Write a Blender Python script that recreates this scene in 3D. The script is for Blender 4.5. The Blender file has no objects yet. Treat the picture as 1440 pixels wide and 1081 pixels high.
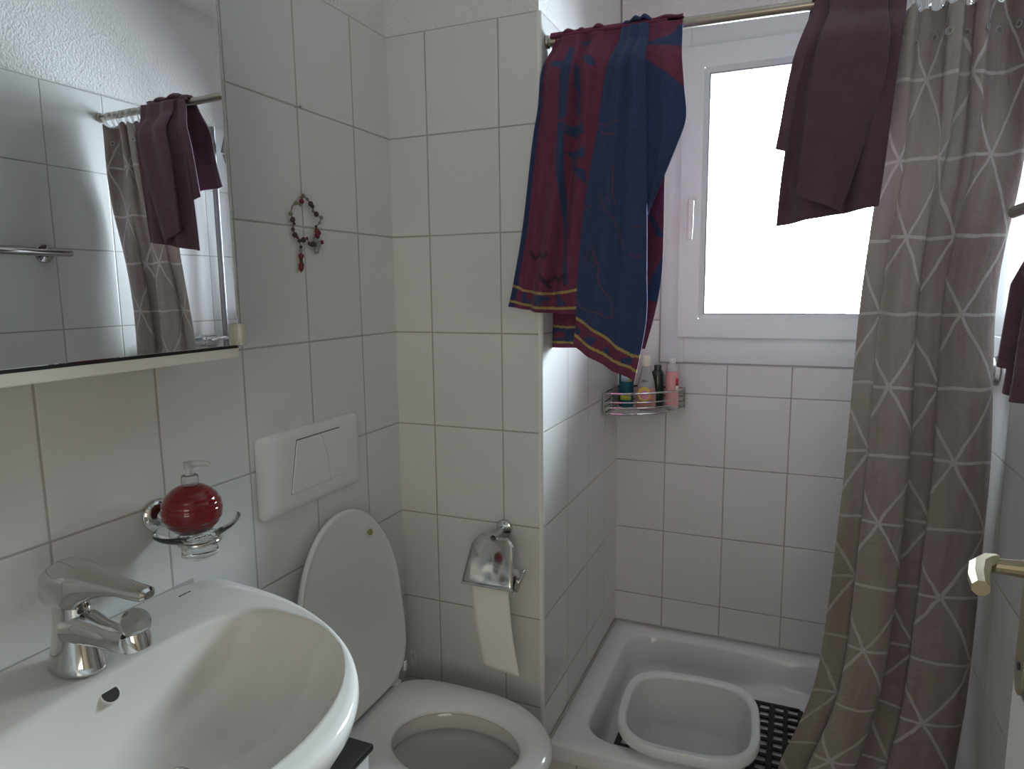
# bathroom scene
TOWEL_A = {'L': [(0.4471, 2.0242), (0.4278, 1.976), (0.4184, 1.8752), (0.4054, 1.7966), (0.3801, 1.601), (0.3544, 1.4622), (0.3424, 1.4118)], 'R': [(0.6093, 2.0288), (0.6101, 1.952), (0.6064, 1.8549), (0.5982, 1.7019), (0.5745, 1.5443), (0.553, 1.4434), (0.5464, 1.3953)]}
TOWEL_B = {'L': [(0.6094, 2.0191), (0.5866, 1.911), (0.5681, 1.7928), (0.5423, 1.6554), (0.5259, 1.4961), (0.5193, 1.3812), (0.5124, 1.3192)], 'R': [(0.6711, 2.0156), (0.6761, 1.9001), (0.6799, 1.7676), (0.6837, 1.6319), (0.6861, 1.493), (0.6864, 1.3793), (0.6626, 1.2426)]}
TOWEL_C = {'L': [(0.4357, 2.0565), (0.4096, 1.8985), (0.4052, 1.7291), (0.4027, 1.5898), (0.4002, 1.4651), (0.3979, 1.3744), (0.3917, 1.3044)], 'R': [(0.7091, 2.0537), (0.7073, 1.9132), (0.7012, 1.7405), (0.7012, 1.578), (0.6982, 1.4784), (0.6846, 1.3938), (0.662, 1.3072)]}
TOWEL_D = {'L': [(0.6615, 2.0247), (0.6658, 1.9514), (0.6701, 1.8773), (0.6729, 1.8025), (0.6757, 1.7267), (0.6784, 1.6654), (0.6792, 1.619)], 'R': [(0.7417, 2.0196), (0.7481, 1.9405), (0.7539, 1.8822), (0.76, 1.8161), (0.7417, 1.7589), (0.711, 1.6862), (0.6808, 1.6158)]}
PAT_A = {'navy': [[(0.3212, 2.0532), (0.4419, 2.0356), (0.4225, 1.9767), (0.4313, 1.9755), (0.4237, 1.8746), (0.4126, 1.796), (0.3893, 1.6006), (0.3638, 1.4655), (0.3538, 1.4101), (0.3116, 1.4101)], [(0.4881, 2.0062), (0.5032, 2.001), (0.5016, 1.9586), (0.4966, 1.8978), (0.4932, 1.8437), (0.476, 1.8376), (0.4761, 1.9311), (0.4796, 1.9692)], [(0.476, 1.8455), (0.4898, 1.8441), (0.4847, 1.7099), (0.4899, 1.6126), (0.4952, 1.5138), (0.4971, 1.4639), (0.4882, 1.464), (0.4829, 1.5637), (0.4759, 1.6459), (0.4707, 1.759)], [(0.505, 1.9658), (0.5168, 1.949), (0.527, 1.8943), (0.5272, 1.848), (0.5103, 1.8498), (0.5068, 1.912)], [(0.4451, 1.9629), (0.4624, 1.9714), (0.4813, 1.9689), (0.4813, 1.9521), (0.4658, 1.9556)], [(0.5099, 2.0152), (0.5332, 2.0178), (0.5398, 2.0079), (0.52, 2.0047)], [(0.5167, 1.9749), (0.5334, 1.9802), (0.55, 1.9674), (0.5599, 1.9481), (0.5468, 1.9467), (0.5334, 1.9636)], [(0.4898, 1.8237), (0.534, 1.8287), (0.5375, 1.8035), (0.507, 1.7985), (0.4898, 1.8048)], [(0.4898, 1.7669), (0.5275, 1.77), (0.5376, 1.7723), (0.5377, 1.7503), (0.5002, 1.7502)], [(0.4968, 1.7537), (0.5174, 1.733), (0.5379, 1.722), (0.5414, 1.6869), (0.5243, 1.7071), (0.5071, 1.7243)], [(0.3768, 1.4481), (0.3843, 1.4446), (0.3841, 1.4309), (0.3953, 1.4257), (0.3878, 1.4188), (0.3747, 1.424)], [(0.4102, 1.429), (0.425, 1.4392), (0.4432, 1.4357), (0.4468, 1.4272), (0.434, 1.4255), (0.4285, 1.4153), (0.4138, 1.417), (0.4194, 1.4256)], [(0.4613, 1.4356), (0.4757, 1.4406), (0.4793, 1.4305), (0.49, 1.422), (0.4864, 1.4153), (0.4685, 1.4136), (0.4631, 1.4238), (0.4721, 1.4237)]], 'red': [[(0.476, 1.8345), (0.4967, 1.8356), (0.5069, 1.8314), (0.5306, 1.8384)], [(0.5068, 1.9043), (0.517, 1.8831), (0.5272, 1.8511)]], 'dark': [[(0.3999, 1.5431), (0.4071, 1.5261), (0.4182, 1.5325), (0.4255, 1.5424), (0.4327, 1.5304), (0.4435, 1.5268), (0.4472, 1.5384)], [(0.427, 1.4901), (0.4415, 1.4679), (0.4506, 1.4763), (0.4596, 1.4845), (0.4668, 1.471), (0.4775, 1.4792), (0.4864, 1.4874), (0.4882, 1.464)], [(0.4361, 1.4815), (0.4469, 1.4577)]], 'yel': [[(0.3468, 1.4657), (0.3787, 1.4516), (0.4158, 1.4444), (0.4523, 1.4425), (0.4971, 1.4472), (0.5495, 1.4567)], [(0.3387, 1.4276), (0.3784, 1.417), (0.4156, 1.4102), (0.4613, 1.4068), (0.506, 1.4085), (0.5532, 1.4119)]]}
PAT_D = {'mag': [[(0.6497, 2.084), (0.7627, 2.0653), (0.7639, 2.0148), (0.7344, 2.0136), (0.7123, 1.997), (0.6775, 1.9905), (0.659, 1.9874)], [(0.659, 1.9844), (0.7052, 1.975), (0.7578, 1.9677), (0.76, 1.8786), (0.7494, 1.8856), (0.7063, 1.9228), (0.6658, 1.9514), (0.6595, 1.9552)]]}
PAT_B = {'mag': [[(0.4965, 1.4027), (0.5193, 1.3861), (0.5487, 1.3698), (0.583, 1.3505), (0.6252, 1.3218), (0.6552, 1.3013), (0.6991, 1.2977), (0.7003, 1.2296), (0.6594, 1.2359), (0.4965, 1.2968)]], 'yel': [[(0.5053, 1.3977), (0.5193, 1.3861), (0.5487, 1.3698), (0.583, 1.3505), (0.6252, 1.3218), (0.6552, 1.3013), (0.6942, 1.2976)], [(0.4983, 1.3576), (0.5159, 1.3461), (0.5403, 1.3299), (0.5747, 1.3123), (0.6087, 1.2951), (0.6423, 1.278), (0.6786, 1.2613)]], 'navy': [[(0.5193, 1.3679), (0.5298, 1.3613), (0.5315, 1.348), (0.5193, 1.3478)], [(0.5437, 1.3383), (0.5609, 1.3452), (0.578, 1.3389), (0.5712, 1.3305), (0.561, 1.3203), (0.5506, 1.3317)], [(0.5916, 1.321), (0.6052, 1.318), (0.6086, 1.305), (0.6037, 1.2916), (0.5918, 1.3028)], [(0.6321, 1.2958), (0.6519, 1.298), (0.6603, 1.2884), (0.6489, 1.2815), (0.6457, 1.2732), (0.6323, 1.2843)]], 'red': [[(0.5679, 1.8156), (0.5777, 1.8176), (0.5875, 1.8106), (0.5971, 1.8142), (0.6131, 1.8156), (0.6259, 1.8129)], [(0.5712, 1.8137), (0.5762, 1.8026), (0.5876, 1.794), (0.6166, 1.7883)], [(0.6109, 1.7251), (0.6096, 1.6977), (0.6082, 1.6701), (0.615, 1.6418)], [(0.5855, 1.6529), (0.5873, 1.6419)], [(0.5986, 1.6583), (0.602, 1.6457)], [(0.5856, 1.6451), (0.5973, 1.6257), (0.6155, 1.6014), (0.6321, 1.5648), (0.6388, 1.5458)], [(0.5424, 1.6333), (0.5574, 1.6435)], [(0.5496, 1.5439), (0.5446, 1.52), (0.5396, 1.5056)], [(0.5664, 1.5402), (0.57, 1.5145), (0.5667, 1.5018)], [(0.5597, 1.5468), (0.5698, 1.5337), (0.5801, 1.5047), (0.5819, 1.487)], [(0.5734, 1.508), (0.5783, 1.5127)], [(0.5785, 1.4871), (0.5821, 1.4629), (0.5939, 1.4434), (0.6108, 1.424), (0.6112, 1.3868)], [(0.6112, 1.3868), (0.5911, 1.3883), (0.5843, 1.398), (0.5571, 1.4012), (0.5313, 1.411), (0.5192, 1.4308)], [(0.6488, 1.5283), (0.6633, 1.5232), (0.6792, 1.5243)], [(0.6543, 1.5904), (0.6798, 1.5862)]]}
PAT_C = {'navy': [[(0.3782, 1.365), (0.3978, 1.3616), (0.4935, 1.3536), (0.5214, 1.354), (0.5217, 1.311), (0.3878, 1.3191)], [(0.6599, 1.6294), (0.677, 1.6203), (0.6943, 1.5915), (0.7031, 1.5697), (0.6862, 1.5753), (0.674, 1.599)], [(0.6712, 1.4703), (0.6876, 1.5037), (0.7054, 1.5366), (0.7204, 1.5361), (0.7228, 1.4277), (0.6892, 1.4194), (0.6599, 1.428)]], 'yel': [[(0.3881, 1.3633), (0.4173, 1.36), (0.4652, 1.3569), (0.5214, 1.3576)], [(0.3839, 1.319), (0.4461, 1.3185), (0.5216, 1.3182)]], 'mag': [[(0.423, 1.3345), (0.4385, 1.3475), (0.4576, 1.3459), (0.4538, 1.3314), (0.4269, 1.3254)]]}
PLUM_SIDE = {'L': [(1.0064, 2.0191), (0.9868, 1.9619), (0.9705, 1.9097), (0.9597, 1.8489), (0.9514, 1.7867), (0.9437, 1.7377)], 'R': [(1.0388, 2.0138), (1.0262, 1.9561), (1.0131, 1.9041), (1.0001, 1.8443), (0.995, 1.7824), (0.9924, 1.7194)]}
PLUM_FRONT = {'L': [(1.0102, 2.0113), (0.9958, 1.9342), (0.9784, 1.8555), (0.9665, 1.7602), (0.9571, 1.6622), (0.9522, 1.579)], 'R': [(1.1679, 1.9858), (1.16, 1.9239), (1.1551, 1.8475), (1.1501, 1.7696), (1.145, 1.6902), (1.1386, 1.6093)]}
PLUM_OVER = {'L': [(1.0355, 2.0022), (1.02, 1.9331), (1.0045, 1.8556), (0.9975, 1.782), (0.9917, 1.7069), (0.9868, 1.6359)], 'R': [(1.1334, 1.9863), (1.1375, 1.9164), (1.1333, 1.8465), (1.1167, 1.7766), (1.0967, 1.6918), (1.071, 1.6019)]}
CURT_L = [(1.9708, 1.1573), (1.8531, 1.1501), (1.7443, 1.1483), (1.5776, 1.1352), (1.4262, 1.1241), (1.1582, 1.1186), (0.9908, 1.1135), (0.8509, 1.1063), (0.6684, 1.0976), (0.495, 1.0844), (0.3685, 1.0516), (0.2551, 1.0116)]
CURT_R = [(1.9389, 1.3723), (1.7875, 1.3865), (1.6838, 1.3905), (1.5506, 1.3775), (1.4252, 1.3697), (1.2209, 1.3815), (1.0996, 1.3909), (0.9419, 1.3944), (0.7604, 1.3969), (0.5332, 1.3945), (0.3468, 1.3861)]
SKY = 14.0; GLOW = 3.6; SUN = (.60, .68, .62); HALL = 6.2; EXPO = 0.93
import bpy, bmesh, math, random
from mathutils import Vector, Matrix
random.seed(7)
S = bpy.context.scene
COL = S.collection
PI = math.pi

# ------------------------------------------------------------------ materials
def new_mat(name):
    m = bpy.data.materials.new(name); m.use_nodes = True
    nt = m.node_tree
    return m, nt, nt.nodes, nt.links, nt.nodes['Principled BSDF']

def pbr(name, col, rough=.5, metal=0., coat=0., trans=0., ior=1.45, spec=.5, bump=None, sheen=0., alpha=1., sss=0.):
    m, nt, N, L, b = new_mat(name)
    b.inputs['Base Color'].default_value = (*col, 1)
    b.inputs['Roughness'].default_value = rough
    b.inputs['Metallic'].default_value = metal
    b.inputs['Coat Weight'].default_value = coat
    b.inputs['Coat Roughness'].default_value = .05
    b.inputs['Transmission Weight'].default_value = trans
    b.inputs['IOR'].default_value = ior
    b.inputs['Specular IOR Level'].default_value = spec
    b.inputs['Sheen Weight'].default_value = sheen
    if bump:
        sc, st, di = bump
        tc = N.new('ShaderNodeTexCoord'); no = N.new('ShaderNodeTexNoise'); bp = N.new('ShaderNodeBump')
        no.inputs['Scale'].default_value = sc; no.inputs['Detail'].default_value = 3
        bp.inputs['Strength'].default_value = st; bp.inputs['Distance'].default_value = di
        L.new(tc.outputs['Object'], no.inputs['Vector']); L.new(no.outputs['Fac'], bp.inputs['Height']); L.new(bp.outputs['Normal'], b.inputs['Normal'])
    return m

def mnode(N, L, op, a, b=None, clamp=False):
    n = N.new('ShaderNodeMath'); n.operation = op; n.use_clamp = clamp
    for i, v in enumerate((a, b)):
        if v is None: continue
        if isinstance(v, (int, float)): n.inputs[i].default_value = v
        else: L.new(v, n.inputs[i])
    return n.outputs[0]

GROUT = .0022
def tile_mat(name, axis, off, tw=.2, th=.25, zoff=1.8432, col=(.80, .785, .755), zaxis='Z', seed=0., rough=.13, grout=(.40, .38, .345)):
    """glazed wall tiles: grout joints at off + k*tw along the axis and zoff + k*th in height"""
    m, nt, N, L, b = new_mat(name)
    tc = N.new('ShaderNodeTexCoord'); sp = N.new('ShaderNodeSeparateXYZ'); L.new(tc.outputs['Object'], sp.inputs[0])
    def axis_d(sock, o, w):
        s = mnode(N, L, 'DIVIDE', mnode(N, L, 'SUBTRACT', sock, o), w)
        fl = mnode(N, L, 'FLOOR', s); fr = mnode(N, L, 'FRACT', s)
        d = mnode(N, L, 'MULTIPLY', mnode(N, L, 'MINIMUM', fr, mnode(N, L, 'SUBTRACT', 1., fr)), w)
        return d, fl
    du, fu = axis_d(sp.outputs[axis], off, tw)
    dz, fz = axis_d(sp.outputs[zaxis], zoff, th)
    d = mnode(N, L, 'MINIMUM', du, dz)
    mr = N.new('ShaderNodeMapRange'); mr.interpolation_type = 'SMOOTHSTEP'
    mr.inputs['From Min'].default_value = GROUT * .6; mr.inputs['From Max'].default_value = GROUT * 1.15
    L.new(d, mr.inputs['Value'])
    h = N.new('ShaderNodeMapRange'); h.interpolation_type = 'SMOOTHSTEP'
    h.inputs['From Min'].default_value = 0; h.inputs['From Max'].default_value = .0042
    L.new(d, h.inputs['Value'])
    # each tile slightly its own tone
    cb = N.new('ShaderNodeCombineXYZ'); L.new(fu, cb.inputs[0]); L.new(fz, cb.inputs[1]); cb.inputs[2].default_value = seed
    wn = N.new('ShaderNodeTexWhiteNoise'); L.new(cb.outputs[0], wn.inputs['Vector'])
    hsv = N.new('ShaderNodeHueSaturation'); hsv.inputs['Color'].default_value = (*col, 1)
    L.new(mnode(N, L, 'ADD', mnode(N, L, 'MULTIPLY', wn.outputs['Value'], .035), .98), hsv.inputs['Value'])
    gn = N.new('ShaderNodeTexNoise'); gn.inputs['Scale'].default_value = 9; L.new(tc.outputs['Object'], gn.inputs['Vector'])
    gc = N.new('ShaderNodeMix'); gc.data_type = 'RGBA'; L.new(gn.outputs['Fac'], gc.inputs['Factor'])
    gc.inputs['A'].default_value = (*[c * .8 for c in grout], 1); gc.inputs['B'].default_value = (*[min(1, c * 1.25) for c in grout], 1)
    mx = N.new('ShaderNodeMix'); mx.data_type = 'RGBA'; L.new(mr.outputs[0], mx.inputs['Factor'])
    L.new(gc.outputs['Result'], mx.inputs['A']); L.new(hsv.outputs[0], mx.inputs['B']); L.new(mx.outputs['Result'], b.inputs['Base Color'])
    rr = N.new('ShaderNodeMapRange'); L.new(mr.outputs[0], rr.inputs['Value']); rr.inputs['To Min'].default_value = .8; rr.inputs['To Max'].default_value = rough
    L.new(rr.outputs[0], b.inputs['Roughness'])
    # glaze waviness + rounded tile edges + a small tilt per tile
    wv = N.new('ShaderNodeTexNoise'); wv.inputs['Scale'].default_value = 7; wv.inputs['Detail'].default_value = 1; L.new(tc.outputs['Object'], wv.inputs['Vector'])
    hh = mnode(N, L, 'ADD', mnode(N, L, 'MULTIPLY', h.outputs[0], .0011), mnode(N, L, 'MULTIPLY', wv.outputs['Fac'], .0016))
    bp = N.new('ShaderNodeBump'); bp.inputs['Strength'].default_value = .8; bp.inputs['Distance'].default_value = 1.
    L.new(hh, bp.inputs['Height']); L.new(bp.outputs['Normal'], b.inputs['Normal'])
    return m

def attr_cloth(name, rough=.95, bump=(700, .5, .002), trans=0., sheen=.08):
    m, nt, N, L, b = new_mat(name)
    at = N.new('ShaderNodeAttribute'); at.attribute_name = 'Pattern'
    tc = N.new('ShaderNodeTexCoord'); no = N.new('ShaderNodeTexNoise'); no.inputs['Scale'].default_value = bump[0]; no.inputs['Detail'].default_value = 2
    L.new(tc.outputs['Object'], no.inputs['Vector'])
    n2 = N.new('ShaderNodeTexNoise'); n2.inputs['Scale'].default_value = 60; n2.inputs['Detail'].default_value = 4; L.new(tc.outputs['Object'], n2.inputs['Vector'])
    hs = N.new('ShaderNodeHueSaturation'); L.new(at.outputs['Color'], hs.inputs['Color'])
    L.new(mnode(N, L, 'ADD', mnode(N, L, 'MULTIPLY', n2.outputs['Fac'], .5), .75), hs.inputs['Value'])
    L.new(hs.outputs[0], b.inputs['Base Color'])
    b.inputs['Roughness'].default_value = rough; b.inputs['Sheen Weight'].default_value = sheen; b.inputs['Specular IOR Level'].default_value = .15
    bp = N.new('ShaderNodeBump'); bp.inputs['Strength'].default_value = bump[1]; bp.inputs['Distance'].default_value = bump[2]
    L.new(no.outputs['Fac'], bp.inputs['Height']); L.new(bp.outputs['Normal'], b.inputs['Normal'])
    return m

def terry(name, col):
    m, nt, N, L, b = new_mat(name)
    tc = N.new('ShaderNodeTexCoord')
    no = N.new('ShaderNodeTexNoise'); no.inputs['Scale'].default_value = 420; no.inputs['Detail'].default_value = 2; L.new(tc.outputs['Object'], no.inputs['Vector'])
    n2 = N.new('ShaderNodeTexNoise'); n2.inputs['Scale'].default_value = 28; n2.inputs['Detail'].default_value = 5; L.new(tc.outputs['Object'], n2.inputs['Vector'])
    mx = N.new('ShaderNodeMix'); mx.data_type = 'RGBA'; L.new(n2.outputs['Fac'], mx.inputs['Factor'])
    mx.inputs['A'].default_value = (*[c * .72 for c in col], 1); mx.inputs['B'].default_value = (*[c * 1.3 for c in col], 1)
    L.new(mx.outputs['Result'], b.inputs['Base Color'])
    b.inputs['Roughness'].default_value = 1.; b.inputs['Sheen Weight'].default_value = .15; b.inputs['Specular IOR Level'].default_value = .1
    bp = N.new('ShaderNodeBump'); bp.inputs['Strength'].default_value = .7; bp.inputs['Distance'].default_value = .003
    L.new(no.outputs['Fac'], bp.inputs['Height']); L.new(bp.outputs['Normal'], b.inputs['Normal'])
    return m

def curtain_mat():
    """thin polyester: taupe / grey-green brush tones with a pale triangle lattice, a little light comes through"""
    m, nt, N, L, b = new_mat('curtain_fabric')
    uv = N.new('ShaderNodeUVMap'); uv.uv_map = 'UVMap'
    sp = N.new('ShaderNodeSeparateXYZ'); L.new(uv.outputs[0], sp.inputs[0])
    U, V = sp.outputs[0], sp.outputs[1]
    wob = N.new('ShaderNodeTexNoise'); wob.inputs['Scale'].default_value = 9; L.new(uv.outputs[0], wob.inputs['Vector'])
    w = mnode(N, L, 'MULTIPLY', mnode(N, L, 'SUBTRACT', wob.outputs['Fac'], .5), .022)
    H = .155
    def linefac(cu, cv, k):
        s = mnode(N, L, 'ADD', mnode(N, L, 'MULTIPLY', U, cu), mnode(N, L, 'MULTIPLY', V, cv))
        s = mnode(N, L, 'ADD', s, w)
        s = mnode(N, L, 'DIVIDE', s, H)
        f = mnode(N, L, 'FRACT', s)
        d = mnode(N, L, 'MULTIPLY', mnode(N, L, 'MINIMUM', f, mnode(N, L, 'SUBTRACT', 1., f)), H)
        mr = N.new('ShaderNodeMapRange'); mr.interpolation_type = 'SMOOTHSTEP'; L.new(d, mr.inputs['Value'])
        mr.inputs['From Min'].default_value = .0025; mr.inputs['From Max'].default_value = .0041; mr.inputs['To Min'].default_value = 1; mr.inputs['To Max'].default_value = 0
        return mr.outputs[0], mnode(N, L, 'FLOOR', s)
    c60, s60 = math.cos(PI / 6), math.sin(PI / 6)
    l1, f1 = linefac(0, 1, 1); l2, f2 = linefac(c60, s60, 1); l3, f3 = linefac(c60, -s60, 1)
    ln = mnode(N, L, 'MAXIMUM', l1, mnode(N, L, 'MAXIMUM', l2, l3))
    cb = N.new('ShaderNodeCombineXYZ')
    for i, f in enumerate((f1, f2, f3)): L.new(f, cb.inputs[i])
    wn = N.new('ShaderNodeTexWhiteNoise'); L.new(cb.outputs[0], wn.inputs['Vector'])
    mp = N.new('ShaderNodeMapping'); mp.inputs['Scale'].default_value = (26, 2.6, 1); L.new(uv.outputs[0], mp.inputs['Vector'])
    st = N.new('ShaderNodeTexNoise'); st.inputs['Scale'].default_value = 1.4; st.inputs['Detail'].default_value = 4; L.new(mp.outputs[0], st.inputs['Vector'])
    big = N.new('ShaderNodeTexNoise'); big.inputs['Scale'].default_value = 3.2; L.new(uv.outputs[0], big.inputs['Vector'])
    f = mnode(N, L, 'ADD', mnode(N, L, 'ADD', mnode(N, L, 'MULTIPLY', U, -.32), mnode(N, L, 'ADD', .075, mnode(N, L, 'MULTIPLY', wn.outputs['Value'], .10))), mnode(N, L, 'ADD', mnode(N, L, 'MULTIPLY', st.outputs['Fac'], .75), mnode(N, L, 'MULTIPLY', big.outputs['Fac'], .48)))
    cr = N.new('ShaderNodeValToRGB'); L.new(f, cr.inputs[0])
    e = cr.color_ramp.elements; e[0].position = .45; e[0].color = (*CURT_MAUVE, 1); e[1].position = .85; e[1].color = (*CURT_GREEN, 1)
    e2 = cr.color_ramp.elements.new(.62); e2.color = (*CURT_TAUPE, 1)
    mx = N.new('ShaderNodeMix'); mx.data_type = 'RGBA'; L.new(ln, mx.inputs['Factor']); L.new(cr.outputs[0], mx.inputs['A']); mx.inputs['B'].default_value = (*CURT_LINE, 1)
    L.new(mx.outputs['Result'], b.inputs['Base Color'])
    b.inputs['Roughness'].default_value = .55; b.inputs['Specular IOR Level'].default_value = .3
    wv = N.new('ShaderNodeTexNoise'); wv.inputs['Scale'].default_value = 22; wv.inputs['Detail'].default_value = 3; L.new(uv.outputs[0], wv.inputs['Vector'])
    bp = N.new('ShaderNodeBump'); bp.inputs['Strength'].default_value = .5; bp.inputs['Distance'].default_value = .022; L.new(wv.outputs['Fac'], bp.inputs['Height']); L.new(bp.outputs['Normal'], b.inputs['Normal'])
    tr = N.new('ShaderNodeBsdfTranslucent'); L.new(mx.outputs['Result'], tr.inputs['Color'])
    ms = N.new('ShaderNodeMixShader'); ms.inputs[0].default_value = CURT_TRANS
    out = N['Material Output']; L.new(b.outputs[0], ms.inputs[1]); L.new(tr.outputs[0], ms.inputs[2]); L.new(ms.outputs[0], out.inputs[0])
    return m

def pane_mat(name='window_glass'):
    m, nt, N, L, b = new_mat(name)
    t = N.new('ShaderNodeBsdfTransparent'); t.inputs[0].default_value = (.97, .98, .98, 1)
    g = N.new('ShaderNodeBsdfGlossy'); g.inputs['Roughness'].default_value = .02
    fr = N.new('ShaderNodeFresnel'); fr.inputs[0].default_value = 1.45
    ms = N.new('ShaderNodeMixShader'); L.new(fr.outputs[0], ms.inputs[0]); L.new(t.outputs[0], ms.inputs[1]); L.new(g.outputs[0], ms.inputs[2])
    L.new(ms.outputs[0], N['Material Output'].inputs[0])
    return m

CURT_MAUVE = (.285, .200, .196); CURT_TAUPE = (.325, .260, .245); CURT_GREEN = (.350, .318, .275); CURT_LINE = (.50, .455, .44); CURT_TRANS = .03
TILE = (.705, .705, .688)
M = {}
M['plaster'] = pbr('white_roughcast_plaster', (.80, .79, .77), .95, bump=(150, .8, .006), spec=.2)
M['ceiling'] = pbr('ceiling_paint', (.82, .81, .79), .95, bump=(80, .4, .006), spec=.2)
M['hall'] = pbr('hall_paint', (.72, .69, .62), .9)
M['floor'] = tile_mat('floor_tiles', 'X', 0., .3, .3, 0., (.42, .40, .37), 'Y', 5., .3)
M['tile_left'] = tile_mat('glazed_tiles_left', 'Y', -.5552, col=TILE, seed=1.)
M['tile_pier_front'] = tile_mat('glazed_tiles_pier_front', 'X', .1121, col=TILE, seed=2.)
M['tile_pier_side'] = tile_mat('glazed_tiles_pier_side', 'Y', .2065, col=TILE, seed=3.)
M['tile_back'] = tile_mat('glazed_tiles_window_wall', 'X', .3917, col=TILE, seed=4.)
M['tile_right'] = tile_mat('glazed_tiles_right', 'Y', .05, col=TILE, seed=6.)
M['trim'] = pbr('white_tile_trim', (.78, .77, .74), .3)
M['silicone'] = pbr('grey_silicone', (.38, .37, .35), .5)
M['porcelain'] = pbr('white_porcelain', (.675, .66, .625), .07, coat=.4, spec=.5)
M['seat_plastic'] = pbr('white_seat_plastic', (.78, .77, .75), .13, coat=.2)
M['enamel'] = pbr('white_enamel', (.80, .80, .80), .1, coat=.3)
M['chrome'] = pbr('polished_chrome', (.66, .66, .65), .07, metal=1.)
M['chrome_dark'] = pbr('dull_chrome', (.5, .5, .5), .22, metal=1.)
M['rod'] = pbr('bronze_tinted_steel', (.40, .35, .295), .3, metal=1.)
M['brass'] = pbr('brushed_brass', (.50, .43, .30), .34, metal=1.)
M['mirror'] = pbr('mirror_silver', (.86, .87, .865), .004, metal=1.)
M['mirror_edge'] = pbr('ground_mirror_edge', (.55, .57, .55), .2, metal=.7)
M['cabinet'] = pbr('white_cabinet_lacquer', (.80, .79, .74), .35)
M['clear_knob'] = pbr('milky_acrylic', (.72, .72, .62), .15, trans=.25)
M['white_plastic'] = pbr('white_plastic', (.78, .78, .77), .35)
M['pvc'] = pbr('white_window_pvc', (.765, .81, .815), .28)
M['gasket'] = pbr('grey_gasket', (.30, .30, .30), .5)
M['gap'] = pbr('dark_joint', (.10, .10, .10), .7)
M['pane'] = pane_mat(); M['water'] = pane_mat('still_water')
M['glass'] = pbr('clear_glass', (.95, .97, .96), .02, trans=1., ior=1.47)
M['clear_plastic'] = pbr('clear_plastic', (.93, .95, .94), .12, trans=.85, ior=1.35)
M['frost_plastic'] = pbr('frosted_plastic', (.85, .86, .85), .35, trans=.5, ior=1.3)
M['red_glass'] = pbr('ruby_red_plastic', (.24, .006, .012), .08, trans=.35, coat=.5, ior=1.4)
M['red_bead'] = pbr('red_glass_bead', (.15, .008, .012), .2, coat=.3)
M['grey_bead'] = pbr('grey_glass_bead', (.22, .23, .24), .15, coat=.4)
M['olive_bead'] = pbr('olive_glass_bead', (.22, .22, .12), .15, coat=.3)
M['dark_bead'] = pbr('dark_brown_bead', (.06, .035, .03), .25)
M['wire'] = pbr('copper_wire', (.30, .17, .10), .35, metal=.9)
M['black'] = pbr('black_laminate', (.012, .012, .012), .45)
M['black_rubber'] = pbr('black_rubber', (.013, .013, .013), .5)
M['hole'] = pbr('dark_hole', (.035, .034, .03), .9)
M['mark'] = pbr('dark_print', (.05, .05, .05), .6)
M['paper'] = pbr('toilet_paper', (.82, .80, .76), .95, bump=(260, .25, .001), spec=.1)
M['cardboard'] = pbr('cardboard_core', (.40, .32, .24), .9)
M['bucket'] = pbr('translucent_tub_plastic', (.74, .76, .74), .35, trans=.15, ior=1.3)
M['bucket_rim'] = pbr('tub_rim_plastic', (.80, .83, .83), .3)

M['teal'] = pbr('teal_bottle', (.012, .12, .17), .25, coat=.3)
M['lime'] = pbr('lime_label', (.42, .55, .06), .4)
M['sky_label'] = pbr('pale_blue_label', (.45, .66, .72), .4)
M['yellow_label'] = pbr('yellow_label', (.75, .62, .12), .4)
M['pink'] = pbr('pink_lotion', (.72, .36, .36), .3, coat=.3)
M['clear_bottle'] = pbr('clear_bottle_plastic', (.78, .84, .82), .12, trans=.6, ior=1.2)
M['peach'] = pbr('pink_gel', (.55, .27, .23), .3)
M['flower'] = pbr('pink_flower_print', (.70, .30, .45), .5)
M['red_label'] = pbr('red_label', (.55, .03, .04), .4)
M['cream_label'] = pbr('cream_label', (.75, .70, .60), .5)
M['cap'] = pbr('cream_cap', (.80, .77, .66), .35)
M['green_bottle'] = pbr('dark_green_bottle', (.02, .04, .025), .2, coat=.3)
M['door'] = pbr('cream_door_lacquer', (.60, .57, .50), .4)
M['towel'] = attr_cloth('printed_terry')
M['plum'] = terry('plum_terry', (.140, .078, .102))
M['curtain'] = curtain_mat()
M['yellowed'] = pbr('yellowed_rubber', (.30, .30, .08), .6)

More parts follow.
